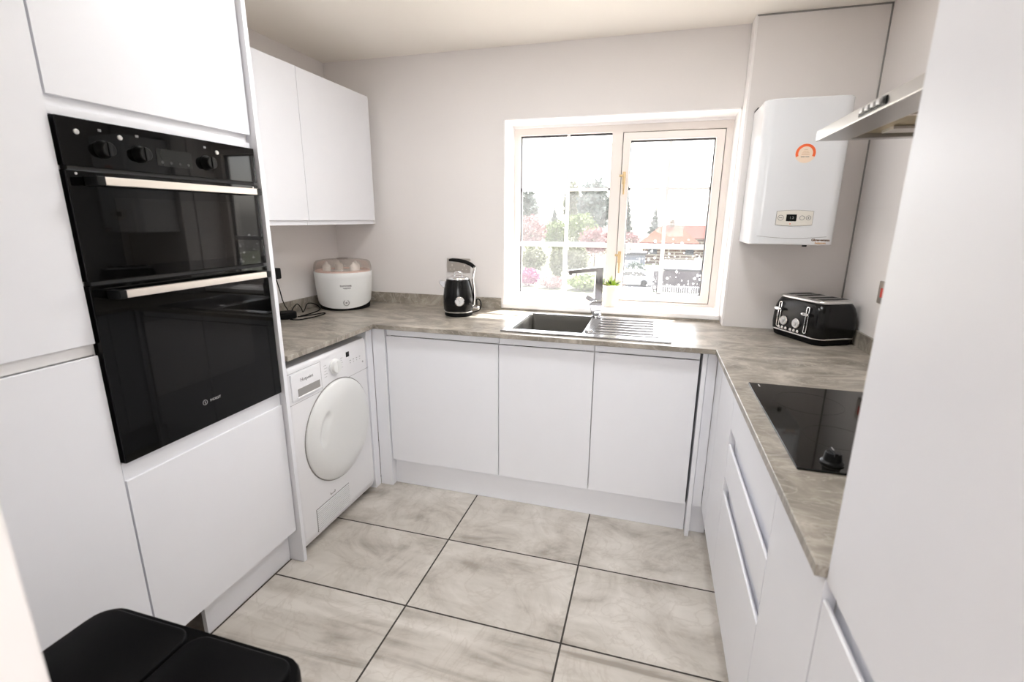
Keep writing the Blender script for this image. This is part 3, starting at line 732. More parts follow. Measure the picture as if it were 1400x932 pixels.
# ================================================================== COOKER HOOD
def build_hood():
    t = thing('cooker_hood', 'brushed steel cooker hood with push buttons on the right wall above the hob', 'cooker hood', (2.57, -1.44, 1.635))
    x0, x1, y0, y1 = 2.332, 2.806, -1.745, -1.146
    mb = MB(); m = Matrix.Identity(4)
    cells(mb, [x0, x0 + .075, x1 - .02, x1], [y0, y0 + .03, y1 - .03, y1], 1.636, 1.662, lambda x, y: not (x0 + .075 < x < x1 - .02 and y0 + .03 < y < y1 - .03))
    mb.loft([[(x0 + .002, y0, 1.662), (x1, y0, 1.662), (x1, y1, 1.662), (x0 + .002, y1, 1.662)], [(x0 + .02, y0, 1.672), (x1, y0, 1.672), (x1, y1, 1.672), (x0 + .02, y1, 1.672)], [(2.56, -1.56, 1.76), (x1, -1.56, 1.76), (x1, -1.33, 1.76), (2.56, -1.33, 1.76)]])
    mb.build('canopy', 'hoodsteel', t, bevel=.0015)
    mb = MB(); mb.box(x0 + .0755, x1 - .0205, y0 + .0305, y1 - .0305, 1.648, 1.6545); f = mb.build('grease_filter', 'hoodfilter', t)
    mb = MB(); mb.box(x0 + .075, x0 + .081, y0 + .03, y1 - .03, 1.6385, 1.6475); mb.box(x0 + .081, x1 - .02, -1.455, -1.443, 1.641, 1.6475); mb.build('filter_trim', 'champagne', f)
    mb = MB(); mb.box(x0 + .125, x0 + .245, y1 - .135, y1 - .07, 1.6405, 1.6475, .001); mb.build('lamp_cover', 'socket', t)
    mb = MB(); mb.box(x0 - .003, x0 + .002, -1.575, -1.445, 1.641, 1.657, .001); c = mb.build('control_strip', 'blackplastic', t)
    for i in range(4):
        mb = MB(); mb.box(x0 - .010, x0 - .002, -1.565 + i * .027, -1.548 + i * .027, 1.644, 1.654, .002); mb.build('push_button', 'silver', c)
    mb = MB(); mb.box(2.575, x1, -1.55, -1.34, 1.758, H - .002, .001); mb.build('chimney', 'hoodsteel', t)
build_hood()

# ================================================================== BOILER
def build_boiler():
    t = thing('gas_boiler', 'white wall-hung boiler with orange round sticker, right of the window', 'boiler', (2.49, -.24, 1.33))
    x0, x1, yf, yb, z0, z1 = 2.330, 2.655, -.375, -.103, 1.330, 1.905
    def plan(z, ins=0.):
        pts = []; r = .042
        for k in range(9):
            a = PI + k * PI / 16; pts.append((x0 + ins + r + r * math.cos(a), yf + ins + r + r * math.sin(a), z))
        for k in range(9):
            a = 1.5 * PI + k * PI / 16; pts.append((x1 - ins - r + r * math.cos(a), yf + ins + r + r * math.sin(a), z))
        return pts + [(x1 - ins, yb - .006, z), (x0 + ins, yb - .006, z)]
    mb = MB(); mb.loft([plan(z0, .003), plan(z0 + .004), plan(z1 - .004), plan(z1, .003)]); c = mb.build('casing', 'boiler', t, smooth=35)
    mb = MB(); mb.box(x0 + .03, x1 - .03, yb - .006, yb + .0015, z0 + .02, z1 + .02); mb.build('mounting_plate', 'darkrecess', t)
    mb = MB(); mb.tube([(x0 + .006, -.12, 1.885), (x0 + .004, -.12, 1.905), (x0 + .014, -.12, 1.919), (x0 + .03, -.12, 1.917)], .005, 8); mb.build('bracket_hook', 'blackplastic', t)
    mb = MB(); mb.cyl(.010, 0, .018, 14, T((2.603, -.15, z0 - .016))); mb.build('drain_point', 'blackplastic', t)
    y = yf
    # control panel with slightly bowed top and bottom edges
    def pan(ex, d):
        a = []
        n = 10
        for k in range(n + 1): s = k / n; a.append((2.424 - ex + s * (.136 + 2 * ex), y - d, 1.467 + ex + .0045 * math.sin(PI * s)))
        for k in range(n + 1): s = 1 - k / n; a.append((2.424 - ex + s * (.136 + 2 * ex), y - d, 1.413 - ex - .0045 * math.sin(PI * s)))
        return a
    mb = MB(); mb.loft([pan(.0015, -.002), pan(.0015, .0012)]); mb.build('control_surround', 'seam', t)
    mb = MB(); mb.loft([pan(0, -.002), pan(0, .0022)]); cp = mb.build('control_panel', 'cream', t)
    mb = MB(); mb.box(2.461, 2.500, y - .003, y - .001, 1.427, 1.455, .0008, 1); dsp = mb.build('display', 'lcd', cp)
    mb = MB(); mb.text('1.2', .014, T((2.4815, y - .0032, 1.441)) @ rot('X', 90), .0002); mb.build('digits', 'seam', dsp)
    for i, (x, s, r) in enumerate(((2.440, 'reset', .0115), (2.520, '', .0095), (2.544, '', .0095))):
        mb = MB(T((x, y - .0015, 1.441)) @ rot('X', 90)); mb.lathe([(r, 0), (r, .0016), (r - .0016, .0016), (r - .0016, 0)], 28, closed=True)
        if s: mb.box(-r * .55, r * .55, -.0013, .0013, .0005, .0012)
        else: mb.box(-.002, .002, -.003, .003, .0005, .0012) if i == 2 else None
        mb.build('button_ring', 'greyline', cp)
    mb = MB(T((2.478, y - .0015, 1.4165)) @ rot('X', 90)); mb.lathe([(.0022, 0), (.0022, .0014)], 12); mb.build('indicator', 'orange', cp)
    # curved parting line near the bottom
    mb = MB(); pts = [(2.357 + .264 * k / 24, y - .0003, 1.3655 - .0085 * math.sin(PI * k / 24)) for k in range(25)]; mb.tube(pts, .0009, 6); mb.build('parting_line', 'seam', t)
    # round sticker: arch of orange over a pale base with lines of print
    K = T((2.499, y, 1.694)) @ rot('X', 90)
    mb = MB(K); mb.lathe([(.037, -.001), (.037, .0006)], 48); s = mb.build('sticker', 'peach', t)
    mb = MB(K)
    n = 40; A0, A1 = math.radians(-22), math.radians(202)
    ring = [[( r * math.cos(A0 + (A1 - A0) * k / n), r * math.sin(A0 + (A1 - A0) * k / n), z) for r, z in ((.0365, .0005), (.0365, .0009), (.0265, .0009), (.0265, .0005))] for k in range(n + 1)]
    mb.loft(ring); mb.build('orange_arch', 'orange', s)
    mb = MB(K)
    for i, w in enumerate((.014, .020, .026, .030)): mb.box(-w / 2, w / 2, .014 - i * .0065, .0155 - i * .0065, .0005, .0008)
    mb.build('fine_print', 'tan', s)
    mb = MB(K); mb.box(-.016, -.002, -.0145, -.0115, .0005, .0009); mb.box(0, .015, -.0143, -.0118, .0005, .0009); mb.build('bold_print', 'greyline', s)
    mb = MB(); mb.text('Glow-worm', .0135, T((2.601, y - .0003, 1.3515)) @ rot('X', 90), .0003, bold=.0006); mb.build('brand_print', 'logo', t)
    mb = MB(); mb.text('betacom', .0115, T((2.602, y - .0003, 1.3395)) @ rot('X', 90), .0003, bold=.0005); mb.build('model_print', 'tan', t)
build_boiler()

# ================================================================== TOASTER
def rrect(w, d, r, z, n=7, ox=0, oy=0):
    pts = []
    for (cx, cy, a0) in ((w / 2 - r, d / 2 - r, 0), (-w / 2 + r, d / 2 - r, 90), (-w / 2 + r, -d / 2 + r, 180), (w / 2 - r, -d / 2 + r, 270)):
        for k in range(n):
            a = math.radians(a0 + k * 90 / (n - 1)); pts.append((ox + cx + r * math.cos(a), oy + cy + r * math.sin(a), z))
    return pts
def build_toaster():
    t = thing('four_slice_toaster', 'black four-slice toaster with chrome trim, levers and dials in the right corner', 'toaster', (2.652, -.268, .910), math.radians(-62))
    L = parent_world(t); W, D = .298, .205
    mb = MB(L); mb.loft([rrect(W - .03, D - .03, .038, .0), rrect(W - .012, D - .012, .045, .006), rrect(W - .004, D - .004, .045, .026)]); mb.build('base', 'blackmatte', t)
    mb = MB(L); mb.loft([rrect(W - .002, D - .002, .046, .026), rrect(W + .002, D + .002, .046, .028), rrect(W + .002, D + .002, .046, .032), rrect(W - .002, D - .002, .046, .034)]); mb.build('trim_band', 'chrome', t)
    prof = [(0, .034), (.002, .06), (.001, .10), (-.002, .135), (-.008, .158), (-.014, .172), (-.020, .179)]
    mb = MB(L); mb.loft([rrect(W + 2 * a, D + 2 * a, .044, z) for a, z in prof]); body = mb.build('body', 'blackgloss', t, smooth=60)
    mb = MB(L); mb.loft([rrect(W - .036, D - .036, .036, .1785), rrect(W - .034, D - .034, .037, .184), rrect(W - .044, D - .044, .033, .190), rrect(W - .058, D - .058, .028, .192)]); top = mb.build('top_plate', 'steel', t, smooth=60)
    for x in (-.088, -.036, .036, .088):
        mb = MB(L); mb.box(x - .0165, x + .0165, -.066, .066, .190, .1928, .001, 1); mb.build('bread_slot', 'darkrecess', top)
    fy = -D / 2 - .0055
    # front tilts inward towards the top
    Fm = L @ T((0, fy, 0)) @ rot('X', 90) @ rot('X', -2)
    for x in (-.084, .076):
        mb = MB(Fm); w, h, cy = .0085, .050, .102
        def oval(e, z):
            return [(x + (w + e) * math.cos(a), cy + (h if math.sin(a) > 0 else -h) + (w + e) * math.sin(a), z) for a in [2 * PI * k / 32 + .001 for k in range(32)]]
        mb.loft([oval(0, -.006), oval(0, .0035), oval(-.0028, .0035), oval(-.0028, -.006)], closed=True); sl = mb.build('lever_slot', 'chrome', t)
        mb = MB(Fm); mb.lathe([(.003, .0), (.003, .010)], 12, T((x, .128, 0)))
        mb.loft([[(x + rx * math.cos(2 * PI * k / 24), .128 + ry * math.sin(2 * PI * k / 24), z) for k in range(24)] for rx, ry, z in ((.016, .0055, .008), (.021, .0075, .012), (.021, .0075, .018), (.016, .005, .021))]); mb.build('lever', 'chrome', sl)
    for x in (-.050, .022):
        mb = MB(Fm @ T((x, .078, 0))); mb.lathe([(.0215, -.004), (.0215, .005), (.019, .0075), (.0165, .0075)], 36); dl = mb.build('browning_dial', 'chrome', t)
        mb = MB(Fm @ T((x, .078, 0))); mb.lathe([(.0165, .004), (.0165, .0085), (.009, .0085), (.0085, .014), (.006, .0145)], 32); mb.box(-.0012, .0012, 0, .009, .0135, .0155); mb.build('dial_centre', 'gauge', dl)
    for x in (-.074, -.053, -.032, -.004, .017, .038):
        mb = MB(Fm @ T((x, .045, 0))); mb.lathe([(.0068, -.004), (.0068, .004), (.0045, .0062)], 20); mb.build('button', 'chrome', t)
build_toaster()

# ================================================================== KETTLE
def build_kettle():
    t = thing('electric_kettle', 'black retro kettle with chrome spout and dial, left of the sink', 'kettle', (.922, -.245, .910), math.radians(14))
    L = parent_world(t)
    mb = MB(L); mb.lathe([(.072, 0), (.076, .004), (.076, .016), (.070, .020)], 40); mb.build('power_base', 'blackmatte', t)
    mb = MB(L); mb.lathe([(.072, .019), (.079, .022), (.080, .028), (.076, .031)], 40); mb.build('base_ring', 'chrome', t)
    mb = MB(L); mb.lathe([(.076, .030), (.0815, .036), (.0835, .070), (.0825, .110), (.078, .145), (.0705, .175), (.0655, .192), (.0635, .200), (.060, .2025)], 48); body = mb.build('body', 'blackgloss', t, smooth=60)
    mb = MB(L); mb.lathe([(.0635, .200), (.0625, .206), (.054, .212), (.030, .217), (.012, .2185)], 40); lid = mb.build('lid', 'chrome', t, smooth=60)
    mb = MB(L); mb.tube([(-.020, 0, .214), (-.020, 0, .231), (-.014, 0, .236), (.014, 0, .236), (.020, 0, .231), (.020, 0, .214)], .0045, 10); mb.build('lid_loop', 'chrome', lid)
    # pouring spout
    mb = MB(L); mb.loft([[(-.055, -.022, .150), (-.055, .022, .150), (-.055, .018, .192), (-.055, -.018, .192)], [(-.082, -.018, .152), (-.082, .018, .152), (-.078, .014, .190), (-.078, -.014, .190)], [(-.106, -.010, .178), (-.106, .010, .178), (-.100, .009, .192), (-.100, -.009, .192)]]); mb.build('spout', 'chrome', t, bevel=.003)
    # chrome strap carrying the black grip
    mb = MB(L); mb.tube([(.074, 0, .05), (.086, 0, .06), (.088, 0, .11), (.086, 0, .155), (.080, 0, .195), (.083, 0, .225), (.090, 0, .250), (.088, 0, .268)], .008, 12, rad=[(.014, .006)] * 4 + [(.012, .006)] * 4); mb.build('handle_strap', 'chrome', t)
    pts = [(.092, 0, .262), (.070, 0, .279), (.040, 0, .292), (.005, 0, .299), (-.030, 0, .302), (-.048, 0, .300)]
    mb = MB(L); mb.tube(pts, .01, 14, rad=[(.0115, .0095), (.0125, .0105), (.0125, .0105), (.012, .010), (.0115, .009), (.008, .006)]); mb.build('handle_grip', 'blackmatte', t)
    G = L @ rot('Z', 12) @ T((0, -.0828, .088)) @ rot('X', 90)
    mb = MB(G); mb.lathe([(.0255, -.008), (.0255, .004), (.0215, .006), (.0205, .004)], 36); g = mb.build('temperature_dial', 'chrome', t)
    mb = MB(G); mb.lathe([(.0205, .001), (.0205, .0045)], 32); f = mb.build('dial_face', 'gauge', g)
    mb = MB(G); mb.box(-.0008, .0008, -.004, .014, .0045, .0052, mtx=rot('Z', 35)); mb.text('°C', .008, T((0, -.010, .0046)), .0002); mb.build('dial_needle', 'greyline', g)
    mb = MB(L); mb.box(.074, .104, -.010, .010, .036, .046, .002); mb.lathe([(.008, 0), (.011, .003), (.011, .010), (.007, .013)], 18, T((.103, 0, .041)) @ rot('Y', 90)); mb.build('switch_lever', 'chrome', t)
    mb = MB(L); pts = [(.070, .03, .008)] + [(.10 + .018 * math.sin(a), .05 + .01 * a, .045 - .032 * math.cos(a)) for a in [k * PI / 6 for k in range(0, 8)]] + [(.085, .15, .03)]
    mb.tube(pts, .0035, 8); mb.build('power_cord', 'blackmatte', t)
build_kettle()

# ================================================================== STERILISER
def build_steriliser():
    ang = math.atan2(.56, .83)
    t = thing('bottle_steriliser', 'round white bottle steriliser with clear lid in the left corner', 'steriliser', (.183, -.222, .910), math.radians(30))
    L = parent_world(t)
    mb = MB(L); mb.lathe([(.132, 0), (.140, .003), (.145, .034), (.140, .036)], 56); mb.build('base', 'blackmatte', t)
    mb = MB(L)
    # the white skirt dips at the front
    n = 72; rings = []
    for r, z, dip in ((.140, .036, 1.), (.1475, .033, 1.), (.150, .040, .9), (.157, .110, .2), (.162, .185, 0), (.164, .214, 0), (.161, .217, 0), (.154, .214, 0)):
        row = []
        for k in range(n):
            a = 2 * PI * k / n; c = max(0, -math.sin(a)); row.append((r * math.cos(a), r * math.sin(a), z - dip * .020 * c + dip * .012 * (1 - c)))
        rings.append(row)
    mb.loft(rings); body = mb.build('body', 'whiteplastic', t, smooth=60)
    mb = MB(L); mb.lathe([(.154, .214), (.154, .222), (.120, .224), (.118, .216)], 48, closed=True); tr = mb.build('inner_tray', 'pink', t, smooth=50)
    for a, r in ((40, .09), (110, .085), (180, .09), (320, .085)):
        x, y = r * math.cos(math.radians(a)), r * math.sin(math.radians(a))
        mb = MB(L); mb.lathe([(.024, .214), (.024, .244), (.018, .252), (.010, .258), (.006, .268), (.003, .270)], 20, T((x, y, 0))); mb.build('teat_cup', 'bottle', t, smooth=50)
    mb = MB(L); mb.lathe([(.1625, .216), (.161, .245), (.156, .266), (.146, .276), (.110, .282), (.06, .285), (.004, .286)], 56, cap0=False); mb.build('clear_lid', 'lid', t, smooth=60)
    mb = MB(L); mb.lathe([(.030, .2855), (.033, .288), (.030, .291), (.004, .292)], 28); mb.build('lid_knob', 'lid', t, smooth=60)
    def wrap(s, size, z, r, a0=-90, bold=0):
        b = MB(); b.text(s, size, Matrix.Identity(4), .0003, bold=bold)
        for v in b.bm.verts:
            th = math.radians(a0) + v.co.x / r; rr = r + v.co.z + .0004
            v.co = L @ Vector((rr * math.cos(th), rr * math.sin(th), z + v.co.y))
        return b
    b = wrap('tommee', .0185, .146, .1595, -82, .0005); b2 = wrap('tippee', .0165, .134, .158, -80, .0005)
    b.build('brand_print', 'greyline', body); b2.build('brand_print_line', 'greyline', body)
    K = L @ rot('Z', 7) @ T((0, -.1515, .048)) @ rot('X', 90) @ rot('X', -4)
    mb = MB(K); mb.lathe([(.017, -.006), (.017, .0025), (.0138, .0025), (.0138, -.006)], 32, closed=True); mb.lathe([(.0045, -.004), (.0045, .002)], 16); mb.build('start_button', 'greyline', t)
    mb = MB(K); mb.lathe([(.0138, -.006), (.0138, .001)], 28); mb.build('button_cap', 'silver', t)
build_steriliser()

# ================================================================== SOCKETS, PLUG, PUCK
def build_electrics():
    t = thing('double_socket', 'brushed metal double wall socket on the window wall behind the kettle', 'socket', (.828, 0, 1.16))
    mb = MB(); mb.box(.755, .902, -.008, -.0005, 1.118, 1.200, .002); p = mb.build('plate', 'socket', t)
    for x in (.788, .866):
        mb = MB(); mb.box(x - .009, x + .009, -.0115, -.007, 1.172, 1.190, .002); mb.build('rocker_switch', 'silver', t)
        mb = MB()
        mb.box(x - .004, x + .004, -.0086, -.006, 1.153, 1.164); mb.box(x - .016, x - .008, -.0086, -.006, 1.133, 1.138); mb.box(x + .008, x + .016, -.0086, -.006, 1.133, 1.138); mb.build('pin_holes', 'cream', t)
    t = thing('wall_socket', 'metal wall socket on the left wall under the cabinets, partly behind the plug', 'socket', (0, -.640, 1.16))
    mb = MB(); mb.box(.0005, .008, -.715, -.568, 1.118, 1.200, .002); mb.build('plate', 'socket', t)
    mb = MB(); mb.box(.007, .0115, -.615, -.597, 1.178, 1.192, .002); mb.box(.007, .0115, -.690, -.672, 1.178, 1.192, .002); mb.build('rocker_switch', 'silver', t)
    t = thing('plug_adapter', 'black plug-in adapter in the left wall socket with a thin hanging cable', 'plug adapter', (.03, -.595, 1.145))
    mb = MB(); mb.box(.009, .052, -.632, -.572, 1.113, 1.170, .006, 3); mb.build('case', 'blackplastic', t)
    mb = MB(); mb.tube([(.030, -.592, 1.115), (.030, -.585, 1.09), (.036, -.580, 1.05), (.044, -.578, 1.00), (.055, -.577, .968), (.068, -.580, .955), (.078, -.586, .9485)], .0028, 8); mb.build('cable', 'blackmatte', t)
    t = thing('speaker_puck', 'small black round puck with coiled cable on the left worktop', 'smart speaker', (.094, -.615, .910))
    mb = MB(T((.094, -.615, .910))); mb.lathe([(.044, 0), (.048, .003), (.049, .026), (.046, .033), (.040, .035), (.010, .0352)], 40); mb.build('body', 'blackmatte', t, smooth=50)
    a = lambda px, py, z: None
    pts = [(.090, -.570, .942), (.062, -.515, .955), (.058, -.482, .962), (.070, -.470, .935), (.085, -.480, .918), (.080, -.455, .930), (.055, -.400, .950), (.060, -.355, .945), (.090, -.345, .925), (.115, -.375, .915), (.130, -.440, .913), (.135, -.520, .913), (.140, -.566, .916)]
    def smooth(p, k=6):
        p = [Vector(q) for q in p]; out = []
        for i in range(len(p) - 1):
            p0, p1, p2, p3 = p[max(i - 1, 0)], p[i], p[i + 1], p[min(i + 2, len(p) - 1)]
            for s in range(k):
                u = s / k; out.append(.5 * ((2 * p1) + (p2 - p0) * u + (2 * p0 - 5 * p1 + 4 * p2 - p3) * u * u + (3 * p1 - p0 - 3 * p2 + p3) * u ** 3))
        return out + [p[-1]]
    mb = MB(); mb.tube(smooth(pts), .0028, 8); mb.build('cable', 'blackmatte', t)
    mb = MB(); mb.tube(smooth([(.138, -.585, .915), (.165, -.520, .9135), (.190, -.440, .913), (.215, -.470, .913), (.215, -.560, .913), (.190, -.640, .913), (.150, -.655, .915), (.135, -.640, .917)]), .0028, 8); mb.build('cable', 'blackmatte', t)
    t = thing('fused_switch', 'metal fused switch with red rocker on the right wall near the tall unit', 'switch', (WR, -.52, 1.16))
    mb = MB(); mb.box(WR - .009, WR - .0005, -.566, -.478, 1.116, 1.203, .002); mb.build('plate', 'socket', t)
    mb = MB(); mb.box(WR - .014, WR - .008, -.534, -.510, 1.142, 1.178, .002); mb.build('red_rocker', 'red', t)
build_electrics()

# ================================================================== POT PLANT
def build_plant():
    t = thing('potted_succulent', 'small cream pot with spiky green succulent on the windowsill behind the tap', 'plant', (1.722, .095, .945))
    L = parent_world(t)
    mb = MB(L); mb.lathe([(.034, 0), (.038, .002), (.048, .110), (.051, .122), (.047, .124), (.044, .108), (.006, .106)], 36); mb.build('pot', 'pot', t, smooth=50)
    mb = MB(L); mb.lathe([(.044, .107), (.030, .112), (.004, .113)], 24); mb.build('soil', 'soil', t)
    rnd = random.Random(3)
    def leaf(mb, a, tilt, ln, w):
        d = Vector((math.cos(a) * math.sin(tilt), math.sin(a) * math.sin(tilt), math.cos(tilt)))
        b = Vector((math.cos(a) * .012, math.sin(a) * .012, .108))
        pts = [b + d * ln * s + Vector((0, 0, -.02 * s * s * math.sin(tilt))) for s in (0, .25, .5, .75, 1)]
        mb.tube([L @ p for p in pts], w, 6, rad=[(w * .8, w * .3), (w, w * .35), (w * .8, w * .3), (w * .5, w * .2), (w * .05, w * .05)])
    mb = MB()
    for i in range(26): leaf(mb, rnd.uniform(0, 2 * PI), rnd.uniform(.1, .95), rnd.uniform(.045, .075), rnd.uniform(.007, .010))
    mb.build('leaves', 'leaf', t)
    mb = MB()
    for i in range(12): leaf(mb, rnd.uniform(0, 2 * PI), rnd.uniform(.3, 1.0), rnd.uniform(.05, .08), .006)
    mb.build('dark_leaves', 'leafdark', t)
    mb = MB()
    for a in (2.9, 3.3, 3.7): leaf(mb, a, 1.05, rnd.uniform(.08, .10), .004)
    leaf(mb, .2, 1.15, .095, .004)
    mb.build('dry_leaves', 'leafbrown', t)
build_plant()

# ================================================================== BIN
def build_bin():
    t = thing('recycling_bin', 'black two-compartment bin with split flat lid in the left foreground', 'bin', (1.14, -2.27, 0))
    L = parent_world(t); W, D = .500, .300
    mb = MB(L); mb.loft([rrect(W - .05, D - .05, .045, .012), rrect(W - .03, D - .03, .05, .03), rrect(W - .012, D - .012, .055, .600)]); mb.build('body', 'binblack', t, smooth=60)
    mb = MB(L); mb.loft([rrect(W - .06, D - .06, .04, 0), rrect(W - .04, D - .04, .045, .013)]); mb.build('foot_ring', 'binblack', t)
    mb = MB(L); mb.loft([rrect(W - .002, D - .002, .05, .600), rrect(W, D, .05, .604), rrect(W, D, .05, .632), rrect(W - .006, D - .006, .048, .640), rrect(W - .03, D - .03, .04, .641)]); mb.build('lid_frame', 'binblack', t, smooth=60)
    for s in (-1, 1):
        w = W / 2 - .018
        mb = MB(L); mb.loft([rrect(w, D - .032, .034, .636, ox=s * (w / 2 + .0025)), rrect(w, D - .032, .034, .649, ox=s * (w / 2 + .0025)), rrect(w - .008, D - .040, .032, .652, ox=s * (w / 2 + .0025))]); mb.build('lid', 'binblack', t, smooth=60)
    for s in (-1, 1):
        mb = MB(L); mb.box(s * .12 - .05, s * .12 + .05, -D / 2 - .03, -D / 2 + .03, .010, .022, .004); mb.build('pedal', 'silver', t)
build_bin()

# ================================================================== ADDED FILL LIGHTS OVERHEAD (kitchen, out of view)
def fill_light_disc(x, y, r, label):  # glowing disc added out of view to fill the room with light
    t = thing('ceiling_fill', label, 'fill light', (x, y, H), 0, 'added overhead fill lights above the top of the view')
    mb = MB(T((x, y, H))); mb.lathe([(r + .018, -.001), (r + .018, -.016), (r + .012, -.020), (r, -.020), (r, -.004)], 40); mb.build('trim_ring', 'whiteplastic', t)
    mb = MB(T((x, y, H))); mb.lathe([(r - .001, -.010), (r - .004, -.019), (r * .5, -.0205), (.003, -.021)], 40); mb.build('diffuser', 'fill_glow', t, smooth=60)
fill_light_disc(1.15, -1.12, .14, 'added round fill light, unseen, above the tumble dryer side')
fill_light_disc(2.05, -1.15, .14, 'added round fill light, unseen, above the hob side')

# ================================================================== VIEW OUTSIDE
CAM = Vector((1.9351, -2.7088, 1.4294)); YAW, PIT, ROL, FPX = .2785, -.2472, .0069, 661.878
fwd = Vector((-math.sin(YAW) * math.cos(PIT), math.cos(YAW) * math.cos(PIT), math.sin(PIT)))
rt0 = Vector((math.cos(YAW), math.sin(YAW), 0)); up0 = rt0.cross(fwd)
rt = rt0 * math.cos(ROL) + up0 * math.sin(ROL); up = up0 * math.cos(ROL) - rt0 * math.sin(ROL)
def at(px, py, Y):
    d = fwd + rt * ((px - 700) / FPX) - up * ((py - 466) / FPX)
    return CAM + d * ((Y - CAM.y) / d.y)
GZ = -4.6
def outside():
    M['bounce_ground'] = pmat('pale_bounce_ground', (0.52, 0.49, 0.44), .95, spec=.03, var=.35, scale=.6)
    M['road'] = pmat('pale_concrete', (0.16, 0.16, 0.165), .9, spec=.03, var=.1, scale=.5)
    M['conifer'] = pmat('conifer_needles', (0.105, 0.125, 0.108), .8, spec=.03, var=.4, scale=2.)
    M['green'] = pmat('fresh_foliage', (0.135, 0.17, 0.072), .8, spec=.03, var=.35, scale=2.)
    M['olive'] = pmat('olive_foliage', (0.135, 0.142, 0.092), .8, spec=.03, var=.35, scale=2.)
    M['blossom'] = pmat('pink_blossom', (0.25, 0.15, 0.145), .8, spec=.03, var=.35, scale=3.)
    M['magenta'] = pmat('magenta_flowers', (0.22, 0.06, 0.13), .8, spec=.03, var=.35, scale=5.)
    M['bark'] = pmat('bark', (.10, .07, .05), .9, spec=.03, var=.3)
    M['rooftile'] = pmat('orange_clay_tiles', (0.085, 0.026, 0.015), .8, spec=.03, var=.2, scale=2.)
    M['roofdark'] = pmat('weathered_red_tiles', (0.065, 0.021, 0.016), .85, spec=.03, var=.2, scale=2.)
    M['roofgrey'] = pmat('grey_roof_felt', (0.05, 0.05, 0.054), .9, spec=.03, var=.1)
    M['fence'] = pmat('dark_timber', (0.05, 0.043, 0.05), .9, spec=.03, var=.3, scale=2., stretch=(6, 6, 1))
    M['vanwhite'] = pmat('white_vehicle_paint', (0.28, 0.285, 0.31), .3, var=.02)
    M['tyre'] = pmat('tyre_rubber', (.02, .02, .02), .8)
    M['carglass'] = pmat('dark_car_glass', (.03, .035, .04), .1)
    M['render'] = pmat('pale_blue_render', (0.12, 0.13, 0.16), .9, spec=.03, var=.03)
    m, nt, b = new_mat('banded_brickwork'); N = nt.nodes; L = nt.links
    tc = N.new('ShaderNodeTexCoord'); br = N.new('ShaderNodeTexBrick'); mp = N.new('ShaderNodeMapping'); mp.inputs['Rotation'].default_value = (PI / 2, 0, 0)
    L.new(tc.outputs['Object'], mp.inputs[0]); L.new(mp.outputs[0], br.inputs['Vector'])
    br.inputs['Color1'].default_value = (.06, .034, .026, 1); br.inputs['Color2'].default_value = (.085, .05, .036, 1); br.inputs['Mortar'].default_value = (.24, .21, .165, 1)
    br.inputs['Scale'].default_value = 1.; br.inputs['Brick Width'].default_value = 1.6; br.inputs['Row Height'].default_value = .42; br.inputs['Mortar Size'].default_value = .09
    L.new(br.outputs[0], b.inputs['Base Color']); b.inputs['Roughness'].default_value = .9; b.inputs['Specular IOR Level'].default_value = .03
    M['brick'] = m
    M['meadow'] = pmat('pale_meadow', (0.1, 0.105, 0.06), .95, var=.35, scale=.6)
    mb = MB(); mb.box(-70, 70, .6, 37.5, GZ - .3, GZ); struct(mb.build('bounce_yard', 'bounce_ground'))  # near ground out of view, made pale to bounce light onto the ceiling
    mb = MB(); mb.box(-70, 70, 37.5, 190, GZ - .3, GZ); struct(mb.build('ground', 'meadow'))
    def foliage(mb, c, rx, ry, rz, n, s, kind, rnd):
        bm = mb.bm
        for i in range(n):
            if kind == 'cone':
                h = 1 - math.sqrt(rnd.random()); a = rnd.uniform(0, 2 * PI); q = (1 - h) * (.55 + .45 * rnd.random()) * (.8 + .25 * math.sin(h * 40))
                p = Vector((rx * q * math.cos(a), ry * q * math.sin(a), rz * (2 * h - 1)))
            else:
                while True:
                    d = Vector((rnd.gauss(0, 1), rnd.gauss(0, 1), rnd.gauss(0, 1)))
                    if d.length > .1: break
                d.normalize(); q = rnd.uniform(.55, 1.) * (1 + .18 * math.sin(5 * d.x + 3 * d.z + rx) * math.cos(4 * d.y - 6 * d.z))
                p = Vector((rx * d.x * q, ry * d.y * q, rz * d.z * q))
            e1 = Vector((rnd.gauss(0, 1), rnd.gauss(0, 1), rnd.gauss(0, 1))).normalized(); e2 = e1.cross(Vector((rnd.gauss(0, 1), rnd.gauss(0, 1), rnd.gauss(0, 1)))).normalized()
            k = s * rnd.uniform(.6, 1.4); p = c + p
            bm.faces.new([bm.verts.new(p + e1 * k), bm.verts.new(p + e2 * k * .6), bm.verts.new(p - e1 * k * .9), bm.verts.new(p - e2 * k * .6)])
    def tree(name, label, cat, px0, px1, vt, vb, Y, mat, kind='ball', n=900, group=None, trunk=True, seed=1):
        """crown spanning pixels px0..px1, vt..vb of the photograph, standing on the ground at depth Y"""
        a, b = at(px0, (vt + vb) / 2, Y), at(px1, (vt + vb) / 2, Y); zt, zb = at((px0 + px1) / 2, vt, Y).z, at((px0 + px1) / 2, vb, Y).z
        zb = max(zb, GZ + .05)
        c = Vector(((a.x + b.x) / 2, Y, (zt + zb) / 2)); rx, rz = abs(b.x - a.x) / 2, (zt - zb) / 2
        t = thing(name, label, cat, (c.x, Y, GZ), 0, group)
        rnd = random.Random(seed)
        mb = MB(); foliage(mb, c, rx, rx * .9, rz, int(n * 1.7), max(rx, rz) * .095, kind, rnd); mb.build('foliage', mat, t, smooth=0)
        mb = MB(); r = max(.06, rx * .07); top = zt - .25 * rz if kind == 'cone' else c.z + .2 * rz
